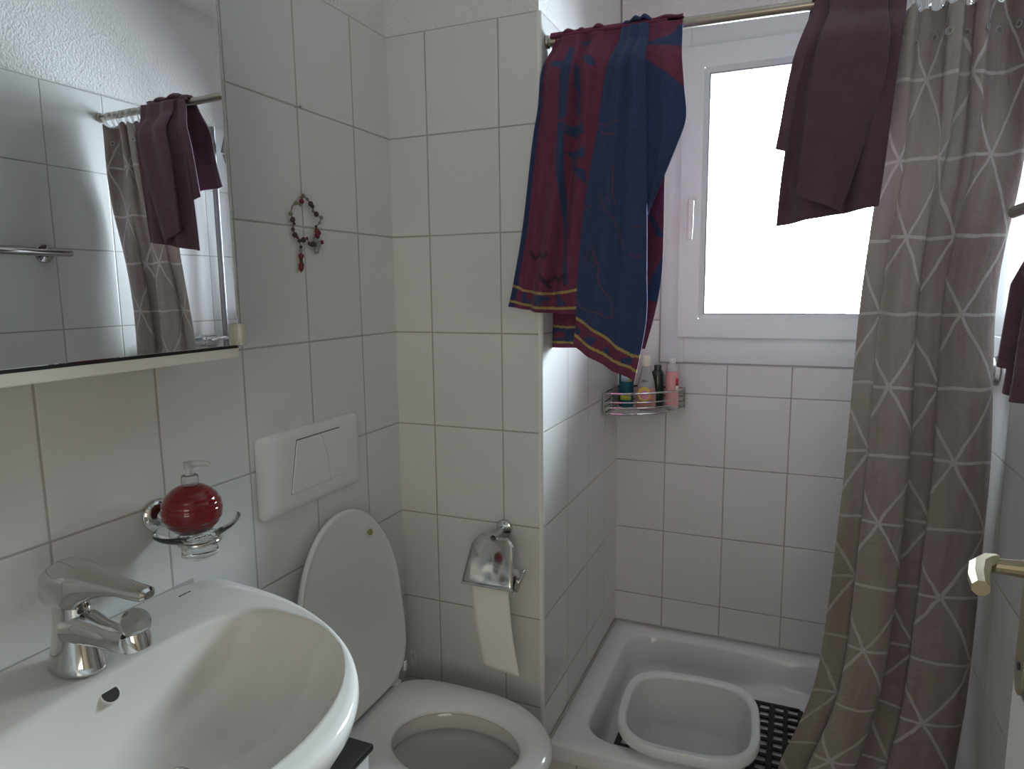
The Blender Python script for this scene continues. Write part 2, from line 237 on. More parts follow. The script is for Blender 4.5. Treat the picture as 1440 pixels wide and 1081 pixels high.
# ------------------------------------------------------------------ mesh helpers
class MB:
    """collects shapes of ONE mesh in world coordinates"""
    def __init__(s): s.v = []; s.f = []; s.mi = []; s.mats = []
    def add(s, v, f, m=0):
        o = len(s.v); s.v += [tuple(p) for p in v]; s.f += [tuple(i + o for i in q) for q in f]; s.mi += [m] * len(f); return s
    def box(s, a, b, m=0):
        x0, y0, z0 = a; x1, y1, z1 = b
        v = [(x0,y0,z0),(x1,y0,z0),(x1,y1,z0),(x0,y1,z0),(x0,y0,z1),(x1,y0,z1),(x1,y1,z1),(x0,y1,z1)]
        return s.add(v, [(0,3,2,1),(4,5,6,7),(0,1,5,4),(1,2,6,5),(2,3,7,6),(3,0,4,7)], m)
    def rbox(s, a, b, r=.004, seg=2, m=0):
        bm = bmesh.new(); bmesh.ops.create_cube(bm, size=1)
        c = [(p + q) / 2 for p, q in zip(a, b)]; d = [q - p for p, q in zip(a, b)]
        for v in bm.verts: v.co = Vector((v.co.x * d[0] + c[0], v.co.y * d[1] + c[1], v.co.z * d[2] + c[2]))
        bmesh.ops.bevel(bm, geom=bm.edges[:], offset=min(r, min(d) * .49), segments=seg, profile=.5, affect='EDGES')
        return s.bm(bm, m)
    def bm(s, bm, m=0):
        bm.verts.ensure_lookup_table(); bm.verts.index_update()
        s.add([v.co[:] for v in bm.verts], [[v.index for v in f.verts] for f in bm.faces], m); bm.free(); return s
    def lathe(s, prof, c=(0, 0, 0), ax=(0, 0, 1), seg=40, m=0, sx=1., sy=1., rot=0.):
        """prof: (r, h) pairs along the axis"""
        A = Vector(ax).normalized()
        X = A.orthogonal().normalized() if abs(A.z) < .99 else Vector((1, 0, 0))
        Y = A.cross(X)
        if rot: X, Y = X * math.cos(rot) + Y * math.sin(rot), Y * math.cos(rot) - X * math.sin(rot)
        C = Vector(c); v = []; f = []; n = len(prof)
        for r, h in prof:
            for k in range(seg):
                t = 2 * PI * k / seg; v.append(C + A * h + X * (r * sx * math.cos(t)) + Y * (r * sy * math.sin(t)))
        for i in range(n - 1):
            for k in range(seg):
                k2 = (k + 1) % seg; f.append((i*seg+k, i*seg+k2, (i+1)*seg+k2, (i+1)*seg+k))
        if prof[0][0] > 1e-6: f.append(tuple(range(seg))[::-1])
        if prof[-1][0] > 1e-6: f.append(tuple((n-1)*seg + k for k in range(seg)))
        return s.add(v, f, m)
    def tube(s, pts, r, seg=10, closed=False, m=0, flat=None):
        P = [Vector(p) for p in pts]; n = len(P); R = r if isinstance(r, (list, tuple)) else [r] * n
        v = []; f = []; up = None
        for i in range(n):
            a = P[(i - 1) % n] if (closed or i) else P[0]; b = P[(i + 1) % n] if (closed or i < n - 1) else P[-1]
            t = (b - a).normalized()
            if up is None: up = t.orthogonal().normalized()
            up = (up - t * up.dot(t)).normalized(); w = t.cross(up)
            for k in range(seg):
                q = 2 * PI * k / seg; v.append(P[i] + up * (R[i] * math.cos(q)) + w * (R[i] * math.sin(q)))
        for i in range(n if closed else n - 1):
            j = (i + 1) % n
            for k in range(seg):
                k2 = (k + 1) % seg; f.append((i*seg+k, i*seg+k2, j*seg+k2, j*seg+k))
        if not closed: f.append(tuple(range(seg))[::-1]); f.append(tuple((n-1)*seg + k for k in range(seg)))
        return s.add(v, f, m)
    def rings(s, R, cap0=False, cap1=False, m=0, close=True):
        n = len(R[0]); v = [p for r in R for p in r]; f = []
        for i in range(len(R) - 1):
            for k in range(n if close else n - 1):
                k2 = (k + 1) % n; f.append((i*n+k, i*n+k2, (i+1)*n+k2, (i+1)*n+k))
        if cap0: f.append(tuple(range(n))[::-1])
        if cap1: f.append(tuple((len(R)-1)*n + k for k in range(n)))
        return s.add(v, f, m)
    def prism(s, poly, axis, a, b, m=0):
        """poly in the two other axes, extruded along axis from a to b"""
        def P(u, w, h): return {'x': (h, u, w), 'y': (u, h, w), 'z': (u, w, h)}[axis]
        n = len(poly); v = [P(u, w, a) for u, w in poly] + [P(u, w, b) for u, w in poly]
        return s.add(v, [tuple(range(n))[::-1], tuple(range(n, 2*n))] + [(k, (k+1) % n, n + (k+1) % n, n + k) for k in range(n)], m)
    def build(s, name, mat, parent=None, origin=None, smooth=True, bevel=0, subsurf=0, solid=0, sharp=40):
        if parent is not None: origin = parent['_o'] if '_o' in parent.keys() else parent.location
        o = Vector(origin) if origin is not None else Vector((0, 0, 0))
        me = bpy.data.meshes.new(name); me.from_pydata([tuple(Vector(p) - o) for p in s.v], [], s.f)
        for mm in (mat if isinstance(mat, (list, tuple)) else [mat]): me.materials.append(mm)
        for p, i in zip(me.polygons, s.mi): p.material_index = i; p.use_smooth = smooth
        me.validate(clean_customdata=False)
        bm = bmesh.new(); bm.from_mesh(me); bmesh.ops.recalc_face_normals(bm, faces=bm.faces); bm.to_mesh(me); bm.free()
        ob = bpy.data.objects.new(name, me); COL.objects.link(ob)
        if parent is not None:
            ob.parent = parent; ob['_o'] = list(o)
        else: ob.location = o; ob['_o'] = list(o)
        if bevel:
            md = ob.modifiers.new('bevel', 'BEVEL'); md.width = bevel; md.segments = 2; md.limit_method = 'ANGLE'; md.angle_limit = math.radians(40)
        if solid:
            md = ob.modifiers.new('thickness', 'SOLIDIFY'); md.thickness = solid; md.offset = 0
        if subsurf:
            md = ob.modifiers.new('subdivision', 'SUBSURF'); md.levels = subsurf; md.render_levels = subsurf
        if smooth and not subsurf:
            try: me.set_sharp_from_angle(angle=math.radians(sharp))
            except Exception: pass
        return ob

def thing(name, label, cat, loc, group=None):
    o = bpy.data.objects.new(name, None); COL.objects.link(o); o.location = loc; o['_o'] = list(loc)
    o['label'] = label; o['category'] = cat; o.empty_display_size = .05
    if group: o['group'] = group
    return o
def tag(o, label, cat, group=None):
    o['label'] = label; o['category'] = cat
    if group: o['group'] = group
    return o
def struct(o, label=None):
    o['kind'] = 'structure'
    if label: o['label'] = label
    return o
def struct_empty(name, loc, label=None):
    o = bpy.data.objects.new(name, None); COL.objects.link(o); o.location = loc; o['_o'] = list(loc)
    return struct(o, label)
def arc(n, a0, a1): return [a0 + (a1 - a0) * k / (n - 1) for k in range(n)]

# ------------------------------------------------------------------ the room
D = .7746; XP = .4206; XR = 1.403; ZT = 2.0932; ZC = 2.5; YF = -1.43
struct(MB().box((-.9, -3.3, -.1), (2.4, 1.05, 0)).build('floor', M['floor'], smooth=False))
struct(MB().box((-.9, -3.3, ZC), (2.4, 1.05, ZC + .1)).build('ceiling', M['ceiling'], smooth=False))
w = struct(MB().box((-.15, YF - .1, 0), (-.007, D + .3, ZC)).build('wall_left', M['plaster'], smooth=False))
MB().box((-.007, YF, 0), (0, 0, ZT)).build('tiling', M['tile_left'], w, smooth=False)
w = struct(MB().box((-.007, .007, 0), (XP - .007, D + .3, ZC)).build('wall_pier', M['plaster'], smooth=False))
MB().box((0, 0, 0), (XP - .007, .007, ZT)).build('tiling', M['tile_pier_front'], w, smooth=False)
MB().box((XP - .007, .008, 0), (XP, D, ZT)).build('tiling', M['tile_pier_side'], w, smooth=False)
q = [(XP - .0085 + .0095 * math.sin(t), .0083 - .0098 * math.cos(t)) for t in arc(7, 0, PI / 2)] + [(XP - .0085, .0083)]
struct(MB().prism(q, 'z', 0, ZT).build('trim_1', M['trim']), 'rounded white edging strip on the corner of the boxed-out tiled wall')
# window wall with its opening
WX0, WX1, WZ0, WZ1 = .5685, 1.372, 1.2015, 2.27
w = MB()
for a, b in (((XP, 0), (WX0, ZC)), ((WX1, 0), (XR + .01, ZC)), ((WX0, 0), (WX1, WZ0)), ((WX0, WZ1), (WX1, ZC))):
    w.box((a[0], D + .007, a[1]), (b[0], D + .3, b[1]))
w = struct(w.build('wall_back', M['plaster'], smooth=False))
t = MB()
for a, b in (((XP, 0), (WX0, ZT)), ((WX1, 0), (XR, ZT)), ((WX0, 0), (WX1, WZ0))):
    t.box((a[0], D, a[1]), (b[0], D + .007, b[1]))
t.build('tiling', M['tile_back'], w, smooth=False)
w = struct(MB().box((XR + .007, YF - .1, 0), (XR + .15, D + .3, ZC)).build('wall_right', M['plaster'], smooth=False))
MB().box((XR, YF, 0), (XR + .007, D, ZT)).build('tiling', M['tile_right'], w, smooth=False)
# front wall with the doorway the photo is taken from, and the hall outside it
DX0, DX1, DZ = .22, 1.335, 2.04
w = MB().box((-.15, YF - .1, 0), (DX0, YF, ZC)).box((DX1, YF - .1, 0), (XR + .15, YF, ZC)).box((DX0, YF - .1, DZ), (DX1, YF, ZC))
struct(w.build('wall_front', M['plaster'], smooth=False))
struct(MB().box((-.9, -3.3, 0), (-.8, YF - .1, ZC)).build('wall_hall_left', M['hall'], smooth=False))
struct(MB().box((2.3, -3.3, 0), (2.4, YF - .1, ZC)).build('wall_hall_right', M['hall'], smooth=False))
struct(MB().box((-.9, -3.4, 0), (2.4, -3.3, ZC)).build('wall_hall_back', M['hall'], smooth=False))
struct(MB().box((-.9, YF - .11, 0), (-.15, YF - .01, ZC)).box((XR + .15, YF - .11, 0), (2.4, YF - .01, ZC)).build('wall_hall_front', M['hall'], smooth=False))

# ------------------------------------------------------------------ window
win = struct_empty('window_1', (.97, D, WZ0), 'white framed bathroom window with bright overcast daylight behind it')
fy0, fy1 = D - .006, D + .07
f = MB()
SX0, SX1, SZ0, SZ1 = .628, 1.312, 1.2885, 2.206
for a, b in (((WX0, WZ0), (SX0 + .02, WZ1)), ((SX1 - .02, WZ0), (WX1, WZ1)), ((SX0 + .02, WZ0), (SX1 - .02, SZ0 + .02)), ((SX0 + .02, SZ1 - .02), (SX1 - .02, WZ1))):
    f.rbox((a[0], fy0, a[1]), (b[0], fy1, b[1]), .003)
f.build('frame', M['pvc'], win)
s = MB(); GX0, GX1, GZ0, GZ1 = .7085, 1.232, 1.364, 2.1265
sy0 = D - .022
def frame_ring(mb, o, i, y0, y1):
    (ax, az, bx, bz), (cx, cz, dx, dz) = o, i
    O = [(ax, az), (bx, az), (bx, bz), (ax, bz)]; I = [(cx, cz), (dx, cz), (dx, dz), (cx, dz)]
    mb.rings([[(x, y0[0], z) for x, z in O], [(x, y0[1], z) for x, z in I]])
    mb.rings([[(x, y0[0], z) for x, z in O], [(x, y1, z) for x, z in O]]); mb.rings([[(x, y0[1], z) for x, z in I], [(x, y1, z) for x, z in I]])
frame_ring(s, (SX0, SZ0, SX1, SZ1), (GX0 - .014, GZ0 - .014, GX1 + .014, GZ1 + .014), (sy0, sy0), fy1 - .005)
frame_ring(s, (GX0 - .014, GZ0 - .014, GX1 + .014, GZ1 + .014), (GX0, GZ0, GX1, GZ1), (sy0, sy0 + .016), fy1 - .005)
sash = s.build('sash', M['pvc'], win, smooth=False, bevel=.002)
g = MB(); frame_ring(g, (GX0, GZ0, GX1, GZ1), (GX0 + .004, GZ0 + .004, GX1 - .004, GZ1 - .004), (sy0 + .016, sy0 + .018), sy0 + .03)
g.build('gasket', M['gasket'], sash, smooth=False)
MB().box((GX0 - .005, sy0 + .024, GZ0 - .005), (GX1 + .005, sy0 + .028, GZ1 + .005)).build('pane', M['pane'], sash, smooth=False)
h = MB().rbox((.655, sy0 - .011, 1.690), (.681, sy0, 1.745), .005).tube([(.668, sy0 - .008, 1.723), (.668, sy0 - .040, 1.723)], .008)
h.tube([(.668, sy0 - .040, 1.728), (.668, sy0 - .043, 1.70), (.668, sy0 - .044, 1.64), (.667, sy0 - .044, 1.606)], [.0105, .0105, .0095, .0085], 12)
h.build('handle', M['white_plastic'], sash)
f = MB().box((WX0 - .004, D - .003, WZ0 - .006), (WX1 + .004, D + .002, WZ0 + .001)).box((WX0 - .005, D - .003, WZ0), (WX0 + .001, D + .002, ZT))
f.build('sealant', M['silicone'], win, smooth=False)

# ------------------------------------------------------------------ open door beside the camera
door = struct_empty('door_1', (1.305, -.99, 0), 'cream door leaf standing open along the right wall')
leaf = MB().rbox((1.285, -1.40, .008), (1.325, -.553, 2.02), .004).build('leaf', M['door'], door)
plate = []
for t in arc(9, 0, PI): plate.append((-.592 + .0165 * math.cos(t), 1.165 + .016 * math.sin(t)))
for t in arc(9, PI, 2 * PI): plate.append((-.592 + .0165 * math.cos(t), .962 + .022 * math.sin(t)))
hp = MB().prism(plate, 'x', 1.2795, 1.2849).build('escutcheon', M['brass'], leaf, bevel=.001)
def oct_tube(mb, pts, ry, rz):
    P = [Vector(p) for p in pts]; R = []
    for i, p in enumerate(P):
        a = P[max(0, i-1)]; b = P[min(len(P)-1, i+1)]; t = (b - a).normalized(); sd = t.cross(Vector((0, 0, 1))).normalized()
        k = ry[i]; R.append([p + sd * (k * math.cos(q)) + Vector((0, 0, 1)) * (rz[i] * math.sin(q)) for q in [PI/8 + PI/4*j for j in range(8)]])
    mb.rings(R, True, True)
hn = MB()
hn.tube([(1.281, -.585, 1.103), (1.262, -.585, 1.103), (1.242, -.585, 1.103)], [.0115, .010, .0095], 14)
oct_tube(hn, [(1.250, -.578, 1.104), (1.239, -.583, 1.104), (1.228, -.598, 1.1035), (1.2195, -.632, 1.102), (1.2165, -.660, 1.100)], [.008, .0135, .013, .0118, .010], [.0125, .013, .0125, .0115, .0098])
hn.build('handle', M['brass'], leaf, sharp=25)
MB().lathe([(0, 0), (.005, 0), (.005, .0012), (0, .0012)], (1.2795, -.592, .978), (-1, 0, 0), 16).build('keyhole', M['hole'], leaf)

# ------------------------------------------------------------------ mirror cabinet
cab = thing('mirror_cabinet', 'white mirrored wall cabinet with small milky handle above the wash basin', 'mirror cabinet', (0, -1.02, 1.345))
CX, CY0, CY1, CZ0, CZ1 = .137, -1.345, -.700, 1.346, 2.045
c = MB().rbox((.001, CY0, CZ0), (CX - .001, CY1, CZ0 + .0175), .002).rbox((.001, CY0, CZ1 - .018), (CX - .002, CY1, CZ1), .002)
c.box((.001, CY0, CZ0 + .018), (CX - .004, CY0 + .016, CZ1 - .018)).box((.001, CY1 - .016, CZ0 + .018), (CX - .004, CY1, CZ1 - .018)).box((.001, CY0, CZ0 + .018), (.006, CY1, CZ1 - .018))
c.build('carcass', M['cabinet'], cab, smooth=False)
MB().box((CX - .0045, CY0 + .001, CZ0 + .0165), (CX - .0008, CY1 - .001, CZ0 + .0225)).build('shadow_gap', M['black'], cab, smooth=False)
for k, (a, b) in enumerate(((CY0 + .001, -1.131), (-1.129, CY1 - .001))):
    d = MB().rbox((CX - .0005, a, CZ0 + .0215), (CX + .0025, b, CZ1 - .002), .001, 1).build('mirror_door', M['mirror'], cab, smooth=False)
    for e0, e1 in ((b - .0035, b), (a, a + .0015)): MB().box((CX - .002, e0, CZ0 + .0195), (CX + .0031, e1, CZ1 - .002)).build('edge', M['mirror_edge'], d, smooth=False)
    if k: kn = MB().rbox((CX - .004, b - .010, CZ0 + .021), (CX + .0175, b + .0045, CZ0 + .058), .003, 2).build('handle', M['clear_knob'], d)

# ------------------------------------------------------------------ wash basin
SY = -.985
def top_z(x): return .937 - .062 * x
def sgnpow(v, p): return math.copysign(abs(v) ** p, v)
def b_outer(t, s=1., cx=.12):
    c, n = math.cos(t), math.sin(t)
    if c >= 0: x, y = .12 + .382 * c, .300 * n
    else: x, y = .12 - .119 * abs(c) ** .28, .300 * sgnpow(n, .55) if False else .300 * sgnpow(n, 1.0 - .55 * abs(c) ** .5)
    return x, y
def b_inner(t):
    c, n = math.cos(t), math.sin(t)
    if c >= 0: return .27 + .192 * c, .250 * n
    return .27 - .137 * abs(c) ** .42, .250 * sgnpow(n, 1.0 - .5 * abs(c) ** .5)
NB = 96; TT = [2 * PI * k / NB for k in range(NB)]
def lerp(a, b, f): return a + (b - a) * f
R = []
for sc, dz in ((.30, -.205), (.62, -.185), (.84, -.125), (.955, -.060), (.992, -.030), (1.0, -.014), (.996, -.004), (.985, .0)):
    ring = []
    for t in TT:
        x, y = b_outer(t); f = sc
        X = .001 + (x - .001) * f if x > .03 else x
        ring.append((X, SY + y * f, top_z(X) + dz))
    R.append(ring)
for f in (.35, .75, .93):
    ring = []
    for t in TT:
        xo, yo = b_outer(t); xi, yi = b_inner(t); xo = .001 + (xo - .001) * .985; yo *= .985
        x, y = lerp(xo, xi, f), lerp(yo, yi, f); ring.append((x, SY + y, top_z(x) - .001 * f))
    R.append(ring)
DRX, DRY = .240, SY
bowl_prof = [(1., .0035), (.975, .011), (.945, .024), (.90, .045), (.83, .072), (.72, .097), (.56, .117), (.38, .128), (.20, .133), (.09, .136)]
for s_, dz in bowl_prof:
    dz = .0035 + (dz - .0035) * .86; ring = []
    for t in TT:
        xi, yi = b_inner(t); ring.append((DRX + (xi - DRX) * s_, SY + yi * s_, (top_z(xi) * s_ + .91 * (1 - s_)) - dz))
    R.append(ring)
basin = thing('wash_basin', 'white oval wall-hung porcelain wash basin below the mirror cabinet', 'wash basin', (0, SY, .73))
MB().rings(R, True, True).build('bowl', M['porcelain'], basin, sharp=80)
# overflow opening in the back slope of the bowl, drain with its plug, small print
s_ = .945; xi, yi = b_inner(PI); ox = DRX + (xi - DRX) * .945
on_n = Vector((.72, 0, .69)).normalized()
oz = top_z(xi) * .93 + .91 * .07 - .0255
MB().lathe([(.0130, -.004), (.0142, .0012), (.0122, .0022), (.0112, .0)], (ox + .0020, SY, oz + .0002), on_n, 28).build('overflow_rim', M['porcelain'], basin)
MB().lathe([(0, 0), (.0115, 0), (.0115, .0016), (0, .0016)], (ox + .0022, SY, oz + .0004), on_n, 28).build('overflow_hole', M['hole'], basin)
MB().lathe([(.031, 0), (.032, .003), (.027, .0045), (.024, .001)], (DRX, SY, .7925), (0, 0, 1), 36).build('drain_ring', M['chrome'], basin)
MB().lathe([(.022, 0), (.022, .006), (.018, .009), (0, .0105)], (DRX, SY, .7925), (0, 0, 1), 36).build('drain_plug', M['chrome'], basin)
mk = MB()
for k in range(5): mk.rbox((.0345 + .0002 * k, -.7745 + .0048 * k, top_z(.035) - .0003), (.0385 - .001 * (k % 2), -.7705 + .0048 * k, top_z(.035) + .0005), .0006, 1)
mk.build('printed_mark', M['mark'], basin)
MB().rbox((.0, SY - .290, .925), (.004, SY + .272, .9378), .0012).build('sealant', M['silicone'], basin)

# ------------------------------------------------------------------ basin mixer tap
FX, FY = .080, -.985
FZ = top_z(FX)
tap = thing('basin_tap', 'chrome single-lever tap standing on the back ledge of the wash basin', 'tap', (FX, FY, FZ))
b = MB()
prof = [(.0, .0), (.044, .0), (.045, .004), (.0425, .012), (.037, .035), (.033, .055), (.0305, .075), (.0300, .088), (.0295, .1155), (.0, .1155)]
b.lathe(prof, (FX, FY, FZ), (.0, 0, 1), 40, sx=1.0, sy=.72)
body = b.build('body', M['chrome'], tap, sharp=30)
sp_ = MB()
path = [(FX + .005, FY, FZ + .062), (FX + .03, FY, FZ + .063), (FX + .060, FY, FZ + .060), (FX + .090, FY, FZ + .059), (FX + .115, FY, FZ + .061)]
sp_.tube(path, [.027, .0235, .0190, .0182, .0185], 20)
spout = sp_.build('spout', M['chrome'], tap)
sh = MB()
sh.lathe([(.0, -.002), (.0175, 0), (.0185, .010), (.0165, .022), (.0, .024)], (FX + .122, FY, FZ + .073), (.32, 0, -.95), 28)
sh.build('aerator', M['chrome'], spout)
fl = MB().lathe([(0, 0), (.0195, 0), (.0205, .002), (.0195, .0045), (0, .0055)], (FX + .117, FY + .006, FZ + .083), (.86, -.18, .47), 28)
fl.build('flange', M['chrome'], spout)
lv = MB()
R = []
for x, hw, z0, z1 in ((-.034, .012, .112, .120), (-.033, .020, .098, .132), (-.028, .0265, .090, .146), (-.012, .0300, .090, .156), (.010, .0305, .090, .158), (.030, .0275, .093, .1555), (.038, .0255, .104, .154), (.066, .0205, .117, .149), (.105, .0155, .125, .144), (.138, .0135, .1235, .1425), (.153, .0120, .1245, .1415), (.1565, .0075, .128, .1380)):
    n = 20; ring = []
    for k in range(n):
        t = 2 * PI * k / n; ring.append((FX + x, FY + hw * sgnpow(math.cos(t), .72), FZ + (z0 + z1) / 2 + (z1 - z0) / 2 * sgnpow(math.sin(t), .72)))
    R.append(ring)
lv.rings(R, True, True).build('lever', M['chrome'], tap, sharp=35)
MB().lathe([(0, 0), (.0035, 0), (.0035, .001), (0, .001)], (FX + .0285, FY - .0085, FZ + .090), (.9, -.4, 0), 14).build('marker_dot', M['mark'], tap)

# ------------------------------------------------------------------ soap dish holder and dispenser
DX, DY, DZ_ = .078, -.760, 1.046
dish = thing('soap_dish', 'oval clear glass soap dish in chrome wall holder left of flush plate', 'soap dish', (DX, DY, DZ_ - .02))
MB().lathe([(0, .0005), (.027, .0005), (.0285, .004), (.026, .009), (.017, .013), (0, .014)], (0, -.776, 1.078), (1, 0, 0), 36).build('rosette', M['chrome'], dish)
a = MB().tube([(.010, -.776, 1.078), (.026, -.772, 1.070), (.040, -.764, 1.052)], [.010, .009, .007], 14)
a.tube([(DX + .032 * math.cos(t), DY + .032 * math.sin(t), DZ_ - .008) for t in arc(33, 0, 2 * PI)[:-1]], .0045, 10, True)
a.build('holder_arm', M['chrome'], dish)
gl = []
for r, z in ((.010, -.034), (.026, -.036), (.030, -.031), (.0285, -.020), (.029, -.006), (.045, .002), (.060, .010), (.0665, .0165), (.0675, .020), (.0645, .0215), (.057, .0165), (.043, .008), (.026, .0025), (0.0005, .0015)):
    gl.append([(DX + r * .80 * math.cos(t) if r > .031 else DX + r * math.cos(t), DY + r * 1.17 * math.sin(t) if r > .031 else DY + r * math.sin(t), DZ_ + z) for t in TT[::2]])
MB().rings(gl, True, True).build('glass_bowl', M['glass'], dish)
BX, BY, BZ = .078, -.7695, DZ_ + .0085
disp = thing('soap_dispenser', 'ribbed round red soap dispenser with clear pump standing in the glass soap dish', 'soap dispenser', (BX, BY, BZ))
n = 64; R = []
rad = .0478
for i in range(91):
    a_ = -PI / 2 + PI * (i + .0) / 90 * .965 + .06
    rr = rad * math.cos(a_) ; zz = .041 + .0445 * math.sin(a_)
    ridge = 1 + .034 * (abs(math.cos(a_ * 10.5)) ** .6 - .6)
    R.append([(BX + rr * ridge * math.cos(2*PI*k/n), BY + rr * ridge * math.sin(2*PI*k/n), BZ + max(0, zz) + .0035 * 0) for k in range(n)])
MB().rings(R, True, True).build('bottle', M['red_glass'], disp, sharp=60)
MB().lathe([(.0125, .0), (.0135, .001), (.0135, .014), (.0125, .0165), (.007, .017)], (BX, BY, BZ + .083), (0, 0, 1), 28).build('collar', M['clear_plastic'], disp)
pm = MB().lathe([(.0065, 0), (.0065, .012), (.0085, .0125), (.0085, .0185), (.007, .0205), (0, .021)], (BX, BY, BZ + .0995), (0, 0, 1), 20)
pm.tube([(BX - .006, BY - .004, BZ + .1165), (BX + .008, BY + .006, BZ + .1185), (BX + .024, BY + .017, BZ + .1175), (BX + .028, BY + .019, BZ + .115)], [.006, .0055, .004, .0035], 12)
pm.build('pump', M['frost_plastic'], disp)

# ------------------------------------------------------------------ flush plate
PY0, PY1, PZ0, PZ1 = -.541, -.200, .984, 1.160
fp = thing('flush_plate', 'white dual-button flush plate on the tiled wall above the toilet', 'flush plate', (0, (PY0 + PY1) / 2, PZ0))
def rrect(cy, cz, hy, hz, r, n=6, x=0.):
    P = []
    for (sy, sz, a0) in ((1, 1, 0), (-1, 1, PI/2), (-1, -1, PI), (1, -1, 3*PI/2)):
        for t in arc(n, a0, a0 + PI / 2): P.append((x, cy + sy * (hy - r) + r * math.cos(t), cz + sz * (hz - r) + r * math.sin(t)))
    return P
cy_, cz_ = (PY0 + PY1) / 2, (PZ0 + PZ1) / 2; hy, hz = (PY1 - PY0) / 2, (PZ1 - PZ0) / 2
R = [rrect(cy_, cz_, hy, hz, .014, 6, .0005), rrect(cy_, cz_, hy, hz, .014, 6, .006), rrect(cy_, cz_, hy - .003, hz - .003, .013, 6, .0095), rrect(cy_, cz_, hy - .016, hz - .014, .012, 6, .0125), rrect(cy_, cz_, hy - .04, hz - .03, .012, 6, .0128)]
MB().rings(R, False, True).build('plate', M['white_plastic'], fp, sharp=60)
def curveside(y0, bow, n=9): return [(y0 + bow * math.sin(PI * k / (n - 1) * .55 + .0), 1.135 - .1125 * k / (n - 1)) for k in range(n)]
Lr = [(-.4300, 1.135), (-.4545, 1.0225)]
mid = curveside(-.3495, .024); rgt = curveside(-.2825, .028)
MB().prism([(Lr[0][0] - .001, Lr[0][1] + .0022)] + [(rgt[0][0] + .001, rgt[0][1] + .0022)] + [(y + .0012, z) for y, z in rgt] + [(rgt[-1][0] + .001, rgt[-1][1] - .0012), (Lr[1][0] - .001, Lr[1][1] - .0012)], 'x', .0122, .0130).build('button_gap', M['gap'], fp, smooth=False)
MB().prism([Lr[0]] + [(y - .0009, z) for y, z in mid] + [Lr[1]], 'x', .0124, .0165).build('large_button', M['white_plastic'], fp, smooth=False, bevel=.0012)
MB().prism([(y + .0009, z) for y, z in mid][::-1] + rgt, 'x', .0124, .0163).build('small_button', M['white_plastic'], fp, smooth=False, bevel=.0012)

# ------------------------------------------------------------------ toilet
TY = -.310; SZ = .440
toi = thing('toilet', 'white wall-hung toilet with its lid raised against the tiled wall', 'toilet', (.28, TY, .06))
def seat_out(t, k=1.):
    c, n = math.cos(t), math.sin(t)
    if c >= 0: return .30 + .247 * k * c, .192 * k * n
    return .30 - .240 * k * abs(c) ** .33, .192 * k * sgnpow(n, 1 - .50 * abs(c) ** .5)
def hole(t, k=1.):
    c, n = math.cos(t), math.sin(t); return .318 + .152 * k * c, .114 * k * n
def ring2(fn, k, z): return [(fn(t, k)[0], TY + fn(t, k)[1], z) for t in TT]
def ringmix(f, z):
    o = []
    for t in TT:
        (xo, yo), (xi, yi) = seat_out(t), hole(t); o.append((lerp(xo, xi, f), TY + lerp(yo, yi, f), z))
    return o
R = [ringmix(.92, SZ - .026), ringmix(.3, SZ - .022), ringmix(.02, SZ - .020), ringmix(0, SZ - .012), ringmix(.035, SZ - .004), ringmix(.12, SZ + .001), ringmix(.45, SZ + .002), ringmix(.66, SZ + .0), ringmix(.82, SZ - .006), ringmix(.95, SZ - .016), ringmix(1., SZ - .023), ringmix(.985, SZ - .026), ringmix(.92, SZ - .026)]
MB().rings(R).build('seat', M['seat_plastic'], toi, sharp=80)
# bowl: outer shell, rim, inner well
def shell(k, z, sx=1., cx=.29):
    o = []
    for t in TT:
        x, y = seat_out(t, .97); o.append((max(.004, cx + (x - cx) * k * sx) if x > .07 else .004 + 0 * x, TY + y * k, z))
    return o
def well(k, z, cx=.318): return [(cx + .165 * k * math.cos(t), TY + .126 * k * math.sin(t), z) for t in TT]
R = [shell(.52, .065, .9), shell(.60, .085), shell(.80, .19), shell(.95, .31), shell(1., .385), shell(1., .410), shell(.985, SZ - .024), well(1.05, SZ - .024), well(.99, SZ - .032), well(.965, .374), well(.972, .368), well(1.02, .366), well(1.0, .34), well(.88, .295), well(.66, .25), well(.50, .215), well(.40, .18), well(.30, .165)]
MB().rings(R, True, True).build('bowl', M['porcelain'], toi, sharp=80)
MB().rings([[(.318 + .165 * .60 * math.cos(t), TY + .126 * .60 * math.sin(t), .2375) for t in TT]], True).build('water', M['water'], toi)
# lid standing up
def lid_ring(k, off):
    o = []
    for t in TT:
        x, y = seat_out(t, k); L_ = (x - .06); lean = .082 - .052 * L_ / .487
        o.append((lean + off, TY + y, SZ + .012 + L_ * 1.0))
    return o
MB().rings([lid_ring(.90, -.012), lid_ring(.985, -.010), lid_ring(1., -.004), lid_ring(1., .003), lid_ring(.985, .0055), lid_ring(.95, .002), lid_ring(.90, .0005)], True, True).build('lid', M['seat_plastic'], toi, sharp=60)
for sy in (-1, 1):
    hg = MB().tube([(.062, TY + sy * .150, SZ + .008), (.062, TY + sy * .118, SZ + .008)], .012, 18).rbox((.045, TY + sy * .134 - .013, SZ - .024), (.085, TY + sy * .134 + .013, SZ + .004), .004)
    hg.build('hinge', M['seat_plastic'], toi)
LX = .30
MB().lathe([(0, 0), (.008, 0), (.0075, .003), (0, .0035)], (.0435, -.2185, .860), (1, 0, .1), 18).build('bumper', M['yellowed'], toi)
MB().rbox((.083, TY + .158, SZ + .020), (.089, TY + .172, SZ + .046), .003).build('bumper', M['seat_plastic'], toi)

